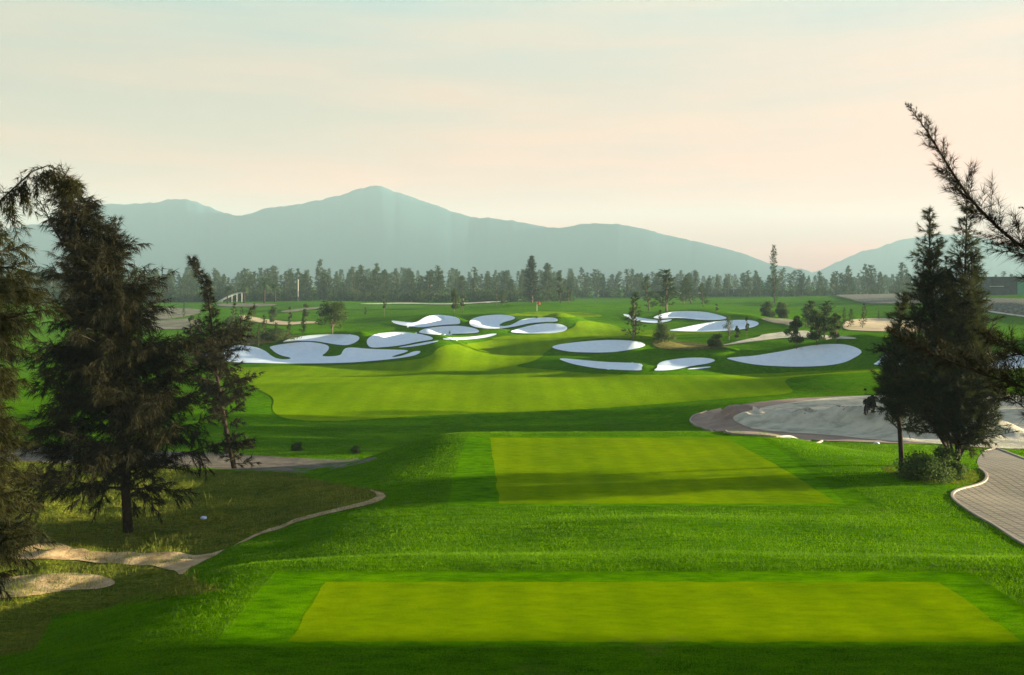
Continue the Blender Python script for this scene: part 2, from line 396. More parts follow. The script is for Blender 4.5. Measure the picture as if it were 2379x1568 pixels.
BUNKERS = [
 (Z2((225,975),(300,930),(440,893),(560,886),(680,895),(780,915),(850,950),(890,985),(940,1012),(1000,1022),(1075,1018),(1072,1004),(990,988),(930,958),(900,930),(870,905),(960,885),(1100,865),(1230,858),(1340,870),(1420,890),(1435,915),(1410,955),(1355,992),(1440,995),(1540,985),(1555,950),(1580,915),(1660,910),(1800,925),(2000,930),(2175,935),(2150,955),(2060,980),(2005,998),(2060,1000),(2150,975),(2220,945),(2280,942),(2280,960),(2220,990),(2050,1015),(1900,1030),(1700,1048),(1500,1056),(1300,1060),(1000,1060),(780,1055),(560,1050),(420,1030),(320,1005)),
  'long three lobed white sand bunker behind the slim left tree, lowest on the left', .55),
 (Z2((985,865),(1050,835),(1150,812),(1270,795),(1450,788),(1600,788),(1690,798),(1718,820),(1700,850),(1650,878),(1590,893),(1500,885),(1400,868),(1300,852),(1150,850),(1050,860)),
  'half moon sand bunker just above the long three lobed one, below the bushy dark tree', .45),
 (Z3((-78,865),(-73,835),(-38,805),(22,782),(130,770),(250,768),(380,780),(480,798),(540,820),(535,838),(470,848),(380,862),(290,883),(160,903),(0,914),(-50,908),(-70,885)),
  'big rounded sand bunker right of the half moon one, thin strip of sand below it', .5),
 (Z3((200,912),(300,895),(400,876),(500,856),(605,846),(560,862),(470,884),(380,899),(280,910)),
  'narrow sliver of sand under the big rounded bunker on the left side of the fairway', .2),
 (Z3((145,660),(220,668),(300,676),(370,680),(410,665),(445,640),(490,620),(570,608),(650,612),(740,625),(785,645),(795,675),(785,695),(700,698),(600,706),(500,718),(420,726),(330,718),(240,705),(170,685)),
  'sand bunker with a long pink tail pointing left, below two small trees', .5),
 (Z3((405,765),(450,740),(540,724),(650,713),(780,710),(880,722),(950,742),(973,762),(950,775),(850,782),(700,788),(560,792),(470,785),(415,775)),
  'plain oval sand bunker just below the one with the long pink tail', .5),
 (Z3((875,690),(880,665),(920,637),(1000,618),(1100,608),(1200,608),(1280,620),(1310,638),(1280,655),(1200,675),(1160,695),(1155,712),(1200,715),(1260,705),(1310,680),(1360,652),(1450,638),(1560,632),(1650,633),(1695,645),(1700,662),(1680,674),(1560,676),(1450,685),(1380,700),(1300,718),(1200,732),(1080,738),(980,732),(900,715)),
  'two lobed sand bunker with a green tongue in it, nearest below the red flag', .5),
 (Z3((1245,768),(1310,742),(1400,718),(1480,700),(1580,688),(1680,688),(1750,702),(1790,725),(1780,750),(1730,770),(1600,780),(1450,782),(1330,778)),
  'teardrop sand bunker tucked under the right lobe of the bunker below the flag', .5),
 (Z3((620,830),(680,818),(800,818),(920,810),(1020,795),(1090,782),(1140,783),(1110,800),(1040,818),(950,830),(850,838),(720,842),(650,840)),
  'thin curved crescent of sand lying alone on the middle of the fairway', .3),
 (Z4((8,1025),(60,1003),(180,985),(330,970),(480,960),(600,958),(740,962),(840,975),(893,1000),(870,1020),(780,1042),(650,1065),(520,1075),(360,1075),(200,1070),(80,1050)),
  'wide oval sand bunker right of the fairway in front of the bush clump', .5),
 (Z4((75,1128),(200,1133),(350,1148),(520,1162),(700,1168),(820,1172),(868,1190),(850,1215),(860,1240),(760,1240),(620,1235),(470,1225),(330,1205),(200,1178),(120,1152)),
  'long pink tipped sand bunker lying just below the wide oval bunker', .45),
 (Z4((955,1242),(1000,1215),(995,1190),(1030,1160),(1120,1140),(1250,1125),(1400,1120),(1500,1130),(1545,1148),(1480,1175),(1380,1190),(1280,1206),(1180,1230),(1060,1242)),
  'wedge shaped sand bunker between the pink tipped bunker and the largest right hand one', .45),
 (Z4((1250,1232),(1350,1214),(1495,1202),(1495,1213),(1380,1227)),
  'tiny strip of sand under the wedge shaped bunker', .1),
 (Z5((-396,1125),(-276,1115),(-126,1105),(24,1080),(174,1055),(300,1025),(450,1003),(600,993),(720,998),(820,1025),(875,1060),(860,1090),(790,1130),(720,1165),(600,1190),(450,1203),(250,1207),(60,1200),(-100,1190),(-250,1165),(-350,1140)),
  'largest teardrop sand bunker on the right with three small trees standing behind it', .55),
 (Z4((670,715),(740,725),(800,745),(870,757),(950,768),(1040,776),(1090,770),(1140,764),(1120,780),(1060,795),(980,802),(880,795),(780,778),(710,745)),
  'small pink tipped sand bunker behind the slim tree, far right of the flag', .35),
 (Z4((950,752),(1000,730),(1080,705),(1180,692),(1300,690),(1420,695),(1520,712),(1600,735),(1650,752),(1630,764),(1560,774),(1430,774),(1330,765),(1220,755),(1150,755),(1060,760),(1000,760)),
  'farthest flat topped sand bunker on the right, behind a spreading bush clump', .5),
 (Z4((1070,872),(1200,850),(1350,818),(1500,792),(1650,776),(1800,770),(1900,780),(1945,800),(1930,825),(1850,850),(1700,870),(1500,880),(1300,880)),
  'sand bunker pointed at its left end with three thin young trees in front of it', .5),
 (Z5((965,1185),(1020,1160),(1060,1110),(1100,1085),(1250,1100),(1450,1150),(1560,1185),(1400,1195),(1100,1197)),
  'sand bunker half hidden by the left side of the dark right hand trees', .5),
 (Z5((1880,1180),(2000,1110),(2200,1075),(2379,1085),(2560,1150),(2400,1220),(2100,1225)),
  'sand bunker at the right edge seen through overhanging dark branches', .5),
]
MOUNDS = []
_m = []
for pl, lab, dep in BUNKERS:
    w = cast(smooth_loop(pl, 1), H0); k_ = int(w[:, 0].argmax()); wd_ = np.ptp(w[:, 0]); ht_ = np.ptp(w[:, 1])
    if dep < .4: continue
    _m.append((w[k_, 0] + 1.4, w[k_, 1] + .15 * ht_, 3.8, max(4.5, .5 * ht_), (.5 if wd_ > 22 else min(1.0 if w[k_, 1] < 145 else .4, .5 + wd_ * .05))))
    kt = int(w[:, 1].argmax()); _m.append((w[kt, 0] + wd_ * .15, w[kt, 1] + 2.2, max(5, wd_ * .35), 4.0, .3))
MOUNDS = _m
BW = []
for pl, lab, dep in BUNKERS:
    q = smooth_loop(pl, 2); w = cast(q); BW.append((w[:, :2].copy(), dep))

def ray_dist(X, Y, w):
    x0, y0 = w[:, 0], w[:, 1]; x1, y1 = np.roll(x0, -1), np.roll(y0, -1); out = []
    Xc, Yc = X[:, None], Y[:, None]
    a = (y0[None] > Yc) != (y1[None] > Yc); xi = x0 + (Yc - y0) * (x1 - x0) / np.where(y1 == y0, 1e-9, y1 - y0)
    out.append(np.where(a & (xi > Xc), xi - Xc, 99).min(1)); out.append(np.where(a & (xi <= Xc), Xc - xi, 99).min(1))
    a = (x0[None] > Xc) != (x1[None] > Xc); yi = y0 + (Xc - x0) * (y1 - y0) / np.where(x1 == x0, 1e-9, x1 - x0)
    out.append(np.where(a & (yi > Yc), yi - Yc, 99).min(1)); out.append(np.where(a & (yi <= Yc), Yc - yi, 99).min(1))
    return out
def H(X, Y):
    X = np.asarray(X, float); Y = np.asarray(Y, float); sh = X.shape; X = X.ravel(); Y = Y.ravel()
    z = H0(X, Y)
    for w, dep in BW:
        x0, y0 = w.min(0); x1, y1 = w.max(0)
        m = np.where((X > x0) & (X < x1) & (Y > y0) & (Y < y1))[0]
        if not len(m): continue
        ins = inside(X[m], Y[m], w); m = m[ins]
        if not len(m): continue
        dr, dl, df, dn = ray_dist(X[m], Y[m], w)
        z[m] -= dep * 1.4 * sstep(0, .9, dr) * sstep(0, 1.2, df) * sstep(-.5, 13, dn) * sstep(0, 3.0, dl)
    return z.reshape(sh)

SCRUB = [(-700,1600),(0,1525),(80,1510),(105,1465),(130,1427),(250,1412),(420,1388),(540,1368),(470,1358),(420,1335),(440,1320),(520,1275),(600,1245),(700,1210),(800,1186),(880,1168),(903,1150),(885,1138),(830,1132),(760,1120),(700,1102),(600,1096),(450,1088),(300,1080),(0,1060),(-700,1060)]
SCRUB_W = cast(smooth_loop(SCRUB, 1), H0)[:, :2]
BRICK_W = cast(smooth_loop(Z7((145,295),(180,250),(300,210),(480,170),(700,135),(1000,100),(1300,80),(1600,68),(1900,58),(2300,48),(3400,40),(3400,540),(2300,515),(1850,500),(1400,485),(1000,455),(700,430),(500,420),(350,385),(230,350),(160,320)), 1), H0)[:, :2]
WASTE_W = cast(smooth_loop(Z7((545,290),(570,250),(700,210),(850,175),(1050,140),(1250,115),(1500,85),(1900,66),(2300,60),(3600,60),(3600,560),(3000,560),(2300,500),(2130,496),(1800,470),(1400,430),(1000,410),(750,380),(620,340)), 1), H0)[:, :2]
# the ground: one sheet, fine near the eye, coarse towards the horizon
cols_px = np.concatenate([np.arange(-3600, -200, 60), np.arange(-200, 2580, 5.0), np.arange(2580, 6000, 60)])
rows = np.exp(np.concatenate([np.arange(math.log(2.5), math.log(9), .02), np.arange(math.log(9), math.log(700), .0062), np.arange(math.log(700), math.log(3600), .05)]))
GX = (cols_px[None] - CX) / F * rows[:, None]; GY = np.repeat(rows[:, None], len(cols_px), 1)
GZ = H(GX, GY)
nr, nc = GX.shape
for q_ in [SCRUB_W, WASTE_W, BRICK_W] + [b_[0] for b_ in BW]:                           # bedded a little lower below the rough surfaces laid on top
    xx, yy = GX.ravel(), GY.ravel(); m_ = (xx > q_[:, 0].min()) & (xx < q_[:, 0].max()) & (yy > q_[:, 1].min()) & (yy < q_[:, 1].max()); m_ = np.where(m_)[0]
    m_ = m_[inside(xx[m_], yy[m_], q_)]; GZ.ravel()[m_] -= .09 * sstep(.0, .5, seg_dist(xx[m_], yy[m_], np.vstack([q_, q_[:1]])))
idx = np.arange(nr * nc).reshape(nr, nc)
faces = np.stack([idx[:-1, :-1], idx[:-1, 1:], idx[1:, 1:], idx[1:, :-1]], -1).reshape(-1, 4)
ground = mesh_obj('ground', np.stack([GX, GY, GZ], -1).reshape(-1, 3), faces, M['rough'], smooth=True)
tag(ground, 'rolling green rough grass of the course', kind='structure')
back = mesh_obj('lawn', [(-70, -60, 3.93), (70, -60, 3.93), (70, 2.6, 3.93), (-70, 2.6, 3.93)], [(0, 1, 2, 3)], M['rough']); tag(back, kind='structure')

def sheet(name, poly_px, mat, lvl, stride=2, world=None, loops=2, thing=None, jit=0.0):
    if world is None:
        q = smooth_loop(poly_px, loops) if loops else np.asarray(poly_px, float)
        w = cast(q, H0)[:, :2]
    else: w = np.asarray(world, float)
    uv = np.stack([w[:, 0] / w[:, 1], np.log(w[:, 1])], 1)
    # resample boundary
    B = []
    for i in range(len(uv)):
        a, b = uv[i], uv[(i + 1) % len(uv)]; n = max(1, int(np.linalg.norm(b - a) / (.006 * stride)))
        for k in range(n): B.append(a + (b - a) * k / n)
    B = np.array(B)
    if jit:
        jr = np.random.default_rng(len(B)); k3 = np.array([.25, .5, .25]); jj = jr.normal(size=(len(B), 2)) * jit; B = B + jj / np.exp(B[:, 1:2]) * np.array((1, 1))
    du, dv = 5.0 / F * stride, .0062 * stride
    us = np.arange(B[:, 0].min(), B[:, 0].max(), du); vs = np.arange(B[:, 1].min(), B[:, 1].max(), dv)
    U, V = np.meshgrid(us, vs); V = V + (np.arange(len(us)) % 2)[None] * dv * .01
    U = U.ravel(); V = V.ravel(); m = inside(U, V, B); U = U[m]; V = V[m]
    if len(U):
        # drop those hugging the boundary
        keep = np.ones(len(U), bool)
        for s in range(0, len(U), 4000):
            dd = (np.abs(U[s:s + 4000, None] - B[None, :, 0]) / du) ** 2 + (np.abs(V[s:s + 4000, None] - B[None, :, 1]) / dv) ** 2
            keep[s:s + 4000] = dd.min(1) > .2
        U = U[keep]; V = V[keep]
    P = np.vstack([B, np.stack([U, V], 1)])
    nb = len(B)
    r = delaunay_2d_cdt([Vector(p) for p in P * 10], [(i, (i + 1) % nb) for i in range(nb)], [], 1, 1e-7)
    vv = np.array([(v.x, v.y) for v in r[0]]) / 10
    Y = np.exp(vv[:, 1]); X = vv[:, 0] * Y
    z = H(X, Y) + lvl * (.002 + .00045 * np.maximum(0, Y - 40))
    o = mesh_obj(name, np.stack([X, Y, z], 1), [list(f)[::1] for f in r[2]], mat, smooth=True)
    # make normals face up
    me = o.data
    if len(me.polygons) and me.polygons[0].normal.z < 0: me.flip_normals()
    if thing: tag(o, thing, 'bunker', 'white sand bunkers around the fairway')
    else: tag(o, kind='structure')
    return o

for (pl, lab, dep), (w, _) in zip(BUNKERS, BW):
    sheet('sand_bunker', None, M['bunker'], 2.2, 1, world=w, thing=lab)

def rect(x0, x1, y0, y1): return [(x0, y0), (x1, y0), (x1, y1), (x0, y1)]
sheet('tee_surround', None, M['lawn'], 1, 3, world=rect(-4.1, 7.9, 13.55, 17.1), jit=.02)
sheet('tee_surround', None, M['lawn'], 1, 3, world=[(-1.75, 26.5), (9.0, 26.5), (9.6, 38.5), (-1.75, 38.5)], jit=.02)
sheet('tee_box', None, M['tee'], 2, 3, world=rect(*TEE1[:4]), jit=.02)
sheet('tee_box', None, M['tee'], 2, 3, world=[(-.35, 26.8), (8.8, 26.8), (8.2, 38.1), (-.85, 38.1)], jit=.02)
sheet('fairway', [(629,951),(650,970),(700,977),(760,979),(840,976),(950,968),(1070,962),(1190,959),(1336,952),(1450,945),(1600,933),(1740,922),(1850,914),(1830,897),(1820,882),(1870,872),(2050,864),(2050,856),(1900,862),(1700,872),(1600,872),(1400,871),(1290,860),(1180,852),(1250,838),(1270,815),(1300,800),(1380,786),(1450,786),(1520,790),(1560,778),(1700,776),(1650,768),(1450,768),(1430,755),(1340,742),(1335,765),(1250,779),(1160,780),(1130,795),(1060,800),(1020,805),(1000,830),(950,838),(800,850),(600,852),(520,858),(560,885),(600,905),(640,925)], M['fairway'], 1, 2)
sheet('putting_green', [(1165,733),(1250,724),(1350,726),(1400,732),(1395,738),(1300,738),(1240,735),(1190,735)], M['fairway'], 1, 1)
sheet('scrub_ground', SCRUB, M['scrub'], 1, 2, loops=1)
sheet('sandy_track', [(-400,1262),(40,1272),(130,1258),(180,1280),(300,1285),(480,1290),(530,1275),(600,1245),(700,1210),(800,1186),(880,1168),(903,1150),(850,1135),(880,1150),(860,1163),(800,1178),(700,1202),(600,1238),(440,1322),(420,1340),(400,1322),(280,1312),(150,1300),(40,1302),(-400,1296)], M['dirt'], 9, 1, loops=1)
sheet('sandy_patch', [(-200,1350),(0,1345),(80,1335),(200,1330),(280,1352),(240,1370),(150,1372),(60,1390),(-200,1400)], M['dirt'], 9, 1)
sheet('dirt_road', [(-400,1035),(0,1040),(300,1045),(455,1050),(560,1056),(700,1065),(800,1068),(890,1060),(850,1075),(780,1088),(720,1099),(600,1095),(455,1086),(0,1070),(-400,1065)], M['darkdirt'], 2, 2)
sheet('brick_path', Z7((145,295),(180,250),(300,210),(480,170),(700,135),(1000,100),(1300,80),(1600,68),(1900,58),(2300,48),(3400,40),(3400,540),(2300,515),(1850,500),(1400,485),(1000,455),(700,430),(500,420),(350,385),(230,350),(160,320)), M['brick'], 5, 1, loops=1)
sheet('waste_sand', Z7((545,290),(570,250),(700,210),(850,175),(1050,140),(1250,115),(1500,85),(1900,66),(2300,60),(3600,60),(3600,560),(3000,560),(2300,500),(2130,496),(1800,470),(1400,430),(1000,410),(750,380),(620,340)), M['waste'], 8, 1, loops=1)
PATH = [(3300,1640),(2800,1480),(2379,1265),(2300,1215),(2240,1180),(2213,1160),(2208,1148),(2222,1138),(2260,1130),(2288,1122),(2296,1110),(2290,1098),(2275,1088),(2268,1070),(2285,1048),(2315,1040),(2345,1052),(2379,1066),(2600,1150),(3000,1260),(3700,1420)]
sheet('paved_path', PATH, M['paver'], 4, 2, loops=1)
sheet('scrub_ground', [(2035,1085),(2100,1080),(2290,1090),(2297,1110),(2260,1126),(2200,1124),(2130,1118),(2090,1108)], M['scrub'], 2, 2)

# distant patches
sheet('dirt_ground', Z2((-300,545),(-100,545),(250,550),(230,600),(0,640),(-100,650),(-300,650)), M['fardirt'], 2, 2)
sheet('dirt_ground', Z2((-300,665),(-100,660),(0,645),(250,640),(240,738),(-100,742),(-300,742)), M['fardirt'], 2, 2)
sheet('sand_ground', Z2((590,612),(640,608),(740,630),(850,650),(940,660),(1080,675),(1180,668),(1340,668),(1340,685),(1180,690),(1050,702),(900,695),(840,685),(740,672),(600,650)), M['goldsand'], 2, 2)
sheet('dry_ground', Z2((200,900),(230,820),(450,800),(1000,790),(1210,797),(1100,815),(1000,838),(800,885),(700,888),(560,878),(420,888),(300,915)), M['drygrass'], 2, 2)
sheet('dirt_ground', Z2((380,505),(560,500),(800,505),(980,512),(850,528),(700,532),(400,530)), M['fardirt'], 2, 2)
sheet('fairway_strip', Z2((-300,765),(0,760),(240,760),(400,790),(240,872),(0,880),(-300,880)), M['farlawn'], 2, 2)
sheet('fairway_strip', Z2((640,560),(900,540),(1100,500),(1300,475),(1420,478),(1520,490),(1800,512),(2379,515),(2379,555),(2000,555),(1600,560),(1300,545),(1000,560),(700,585)), M['farlawn'], 2, 2)
sheet('fairway_strip', Z2((950,640),(1100,645),(1300,650),(1330,665),(1000,662)), M['farlawn'], 2, 2)
sheet('sand_bank', Z2((960,580),(1100,560),(1300,540),(1400,535),(1330,552),(1150,575),(1050,590)), M['fardirt'], 3, 2)
sheet('sandy_track', Z4((1600,1003),(1680,985),(1800,955),(1950,928),(1960,908),(2100,890),(2230,875),(2400,868),(2440,900),(2600,918),(2740,922),(2860,938),(2830,950),(2600,942),(2320,932),(2160,938),(2020,955),(1780,985),(1640,1003)), M['waste'], 2, 2)
sheet('sand_ground', Z5((-80,752),(0,755),(150,760),(240,770),(300,800),(250,840),(220,830),(160,812),(60,800),(-20,780)), M['fardirt'], 2, 2)
sheet('sand_ground', Z5((690,860),(700,790),(800,765),(950,755),(1200,757),(1430,780),(1700,790),(1700,880),(1430,880),(1080,878),(900,872)), M['goldsand'], 2, 2)
sheet('dirt_ground', Z5((600,540),(700,525),(900,512),(1200,515),(1600,520),(1600,615),(1200,618),(920,620),(820,600),(760,575)), M['soil'], 2, 2)
sheet('dirt_ground', Z5((1750,560),(2000,565),(2379,575),(2900,580),(2900,800),(2379,730),(2150,700),(1920,670),(1750,650)), M['soil'], 2, 2)
sheet('sandy_lane', Z5((1700,655),(1920,672),(2150,702),(2379,735),(2800,790),(2800,805),(2379,748),(2150,716),(1920,684),(1700,668)), M['waste'], 3, 2)
sheet('sandy_lane', Z4((1000,528),(1200,520),(1500,512),(1780,505),(1900,515),(1790,527),(1500,522),(1200,530)), M['goldsand'], 2, 2)
sheet('sandy_lane', Z2((1680,508),(1850,505),(2170,498),(2500,510),(2900,492),(3238,466),(3238,474),(2900,500),(2500,518),(2170,506),(1850,513)), M['waste'], 3, 2)

sheet('dry_ground', Z4((930,965),(1100,958),(1400,985),(1560,1000),(1660,1008),(1640,1035),(1400,1052),(1180,1050),(1050,1040),(960,1010)), M['drygrass'], 2, 2)
# kerbs: real raised strips along the paving
def kerb(name, px_line, w, h, mat, lvl=0):
    p = cast(px_line, H0)[:, :2]
    t = [p[0]]
    for a, b in zip(p[:-1], p[1:]):
        n = max(1, int(np.hypot(*(b - a)) / .25))
        for k in range(1, n + 1): t.append(a + (b - a) * k / n)
    p = np.array(t)
    for _ in range(6): p[1:-1] = (p[:-2] + p[2:]) / 4 + p[1:-1] / 2
    d = np.gradient(p, axis=0); d /= np.linalg.norm(d, axis=1)[:, None]; nrm = np.stack([-d[:, 1], d[:, 0]], 1)
    z = H(p[:, 0], p[:, 1]) + lvl * (.002 + .00045 * np.maximum(0, p[:, 1] - 40))
    sec = [(-w / 2, -.05), (-w / 2, h * .8), (-w * .35, h), (w * .35, h), (w / 2, h * .8), (w / 2, -.05)]
    V = np.concatenate([np.column_stack([p + nrm * s, z + q]) for s, q in sec]); n = len(p)
    fs = [(k * n + i, k * n + i + 1, (k + 1) * n + i + 1, (k + 1) * n + i) for k in range(5) for i in range(n - 1)]
    o = mesh_obj(name, V, fs, mat); tag(o, kind='structure'); return o
kerb('kerb', PATH[0:13], .09, .045, M['kerb'])
kerb('kerb', PATH[14:19], .09, .04, M['kerb'])
kerb('kerb', Z7((1400,490),(1000,460),(700,435),(500,425),(350,390),(230,355),(160,325),(140,295),(170,255),(300,212)), .09, .06, M['kerb'], 5)

# ------------------------------------------------------------------ vegetation
def needle_tris(O, D, L, W, rg):
    """thin triangles from O along D"""
    n = len(O); r = rg.normal(size=(n, 3)); s = np.cross(D, r); s /= np.linalg.norm(s, axis=1)[:, None] + 1e-9
    a = O + s * W[:, None] / 2; b = O - s * W[:, None] / 2; c = O + D * L[:, None]
    V = np.stack([a, b, c], 1).reshape(-1, 3); return V
def unit(a): return a / (np.linalg.norm(a, axis=-1, keepdims=True) + 1e-9)

def branch_path(p0, d0, L, bend, n=6):
    pts = [np.array(p0, float)]; d = np.array(d0, float)
    for i in range(n):
        d = d + np.array((0, 0, bend)) / n; d /= np.linalg.norm(d)
        pts.append(pts[-1] + d * L / n)
    return np.array(pts)

class Casuarina:
    def __init__(s, seed): s.r = np.random.default_rng(seed); s.wood = MB(); s.trunk = MB(); s.NV = []
    def spray(s, path, tw_step, tw_len, nd, nl, nw, droop, start=.12, taper=.5, up=.15, tufty=0):
        """twigs with needles along a limb path"""
        r = s.r; seg = np.linalg.norm(np.diff(path, axis=0), axis=1); L = seg.sum(); n = max(2, int(L / tw_step))
        ts = start + (1 - start) * (np.arange(n) + r.random(n) * .8) / n; ts = np.clip(ts, 0, 1)
        cum = np.concatenate([[0], np.cumsum(seg)]) / L
        O = np.stack([np.interp(ts, cum, path[:, k]) for k in range(3)], 1)
        j = np.clip(np.searchsorted(cum, ts) - 1, 0, len(seg) - 1); D = unit(np.diff(path, axis=0)[j])
        side = unit(np.cross(D, r.normal(size=(n, 3))))
        td = unit(D * r.uniform(.5, 1.0, (n, 1)) + side * r.uniform(.5, 1.0, (n, 1)) + np.array((0, 0, up)))
        tl = tw_len * (1 - taper * ts) * r.uniform(.5, 1.15, n)
        tl[-1] = tw_len * .5; td[-1] = D[-1]
        # twig wood as slim triangles
        s.TW.append(needle_tris(O, td, tl * .9, np.full(n, max(.006, nw * .9)), r))
        k = nd
        q = np.repeat(np.arange(n), k); f = r.random(n * k)
        base = O[q] + td[q] * (tl[q] * f)[:, None]
        base[:, 2] -= droop * .25 * (f * tl[q]) ** 1.5
        dirn = unit(td[q] * .9 + r.normal(size=(n * k, 3)) * .45 + np.array((0, 0, -droop)))
        ln = nl * r.uniform(.6, 1.25, n * k); s.NV.append(needle_tris(base, dirn, ln, np.full(n * k, nw) * r.uniform(.7, 1.2, n * k), r))
    TW = None
    def grow(s, trunk_pts, r0, nbr, prof, first=.1, el=(25, 55), bend=.1, tw_step=.14, tw_len=.5, nd=14, nl=.16, nw=.014, droop=.3, azf=None, sub=2, trunkn=8, limb_r=.03, ltaper=.5, up=.15):
        s.TW = s.TW or []
        r = s.r; T = np.array(trunk_pts, float); seg = np.linalg.norm(np.diff(T, axis=0), axis=1); cum = np.concatenate([[0], np.cumsum(seg)]) / seg.sum()
        tt = np.linspace(0, 1, 14); TP_ = np.stack([np.interp(tt, cum, T[:, k]) for k in range(3)], 1)
        for _ in range(2): TP_[1:-1] = (TP_[:-2] + TP_[2:] + 2 * TP_[1:-1]) / 4
        s.trunk.tube(TP_, list(r0 * (1 - tt) ** .8 + .008), trunkn)
        Hh = seg.sum()
        for i in range(nbr):
            t = first + (1 - first) * ((i + r.random()) / nbr) ** .9
            t = min(t, .985)
            p = np.array([np.interp(t, tt, TP_[:, k]) for k in range(3)])
            az = i * 2.39996 + r.normal() * .4 if azf is None else azf(t, r)
            e = R(r.uniform(*el)); L = prof(t) * r.uniform(.5, 1.15) * (1.35 if r.random() < .1 else 1)
            if L < .08: continue
            d = np.array((math.cos(az) * math.cos(e), math.sin(az) * math.cos(e), math.sin(e)))
            path = branch_path(p, d, L, bend + r.normal() * .2)
            s.wood.tube(path, list(np.linspace(min(limb_r, .02 * L + .006), .003, len(path))), 4, cap=False)
            s.spray(path, tw_step, tw_len * min(1, .35 + L * .5), nd, nl, nw, droop, taper=ltaper, up=up)
            for _ in range(sub if L > .5 else 0):
                f = r.uniform(.2, .7); j = int(f * 6); q = path[j]; dd = unit(path[j + 1] - path[j]); sd = unit(np.cross(dd, r.normal(size=3)))
                pth = branch_path(q, unit(dd * .8 + sd * .7), L * (1 - f) * .75, bend, 4)
                s.wood.tube(pth, list(np.linspace(.012, .003, len(pth))), 3, cap=False)
                s.spray(pth, tw_step, tw_len * .8, nd, nl, nw, droop, taper=ltaper, up=up)
        # leader
        s.spray(TP_[-4:], tw_step, tw_len * .4, nd, nl, nw, droop * .5, taper=.3, up=up)
    def build(s, root, mat, bark):
        if s.trunk.v: s.trunk.build('trunk', bark, root, True)
        if s.wood.v: s.wood.build('branches', bark, root, True)
        V = np.concatenate(s.NV + s.TW); V = V.astype(np.float32)
        return mesh_obj('crown', V, np.arange(len(V)).reshape(-1, 3), mat, root)

def ground_at(px, py): return cast([(px, py)], H0)[0]
def hz(X, Y): return float(H0(np.array([X]), np.array([Y]))[0])

# --- big dense tree left
def T(pts, base):
    """trunk given as photo points at the depth of the base -> local coordinates"""
    out = []
    for px, py, dy in pts:
        Y = base[1] + dy; out.append(((px - CX) / F * Y - base[0], dy, CZ - (py - HY) / F * Y - base[2]))
    return out

b = ground_at(298, 1235)
root = tag(empty('casuarina_tree', b), 'tall dense dark casuarina standing in scrub on the left with a bare lower trunk', 'tree')
c = Casuarina(11)
tr = T([(298, 1240, 0), (290, 1100, 0), (275, 950, 0), (262, 800, 0), (235, 650, .1), (200, 560, .2), (165, 455, .3), (150, 410, .3)], b)
c.grow(tr, .13, 200, lambda t: 3.7 * min(1, .5 + (t - .09) * 6) * max(0, (1 - t)) ** 1.0 + .2, first=.10, el=(0, 48), bend=-.35, tw_step=.10, tw_len=.62, nd=34, nl=.24, nw=.015, droop=.85, sub=2)
c.grow([tuple(np.array(tr[4]) * 1.0), tuple(np.array(tr[4]) + (.15, .5, 1.0)), tuple(np.array(T([(268, 510, .5)], b)[0]))], .03, 26, lambda t: .75 * (1 - t) ** .6 + .1, first=.1, el=(25, 60), bend=.1, tw_step=.13, tw_len=.4, nd=12, nl=.16, nw=.016, droop=.3, sub=1)
c.grow([tuple(np.array(tr[4])), tuple(np.array(T([(140, 560, -.3)], b)[0])), tuple(np.array(T([(95, 470, -.5)], b)[0]))], .03, 26, lambda t: .8 * (1 - t) ** .6 + .1, first=.1, el=(25, 60), bend=.1, tw_step=.13, tw_len=.4, nd=12, nl=.16, nw=.016, droop=.3, sub=1)
c.build(root, M['needle'], M['bark'])

# --- slim tree with a bent tip
b = ground_at(545, 1088)
root = tag(empty('casuarina_tree', b), 'slim casuarina with a tip bent to the left, standing between scrub and dirt road', 'tree')
c = Casuarina(12)
tr = T([(545, 1092, 0), (530, 1020, 0), (515, 950, 0), (505, 880, 0), (495, 800, 0), (487, 700, 0), (480, 655, 0), (463, 618, 0), (440, 598, 0)], b)
c.grow(tr, .10, 95, lambda t: (1.85 * (1 - abs(t - .42) / .34) if .12 < t < .62 and abs(t - .42) < .34 else 0) + .42 * (1 - t) ** .5 + .05, first=.20, el=(10, 55), bend=-.05, tw_step=.14, tw_len=.5, nd=34, nl=.25, nw=.021, droop=.7, sub=2)
c.grow([(0, 0, .0), (0, 0, .5), (-.05, 0, 1.4)], .04, 14, lambda t: 1.3 * (1 - t) + .3, first=.1, el=(0, 35), bend=.1, tw_step=.16, tw_len=.4, nd=18, nl=.24, nw=.034, droop=.2, sub=1)
c.build(root, M['needle'], M['bark'])

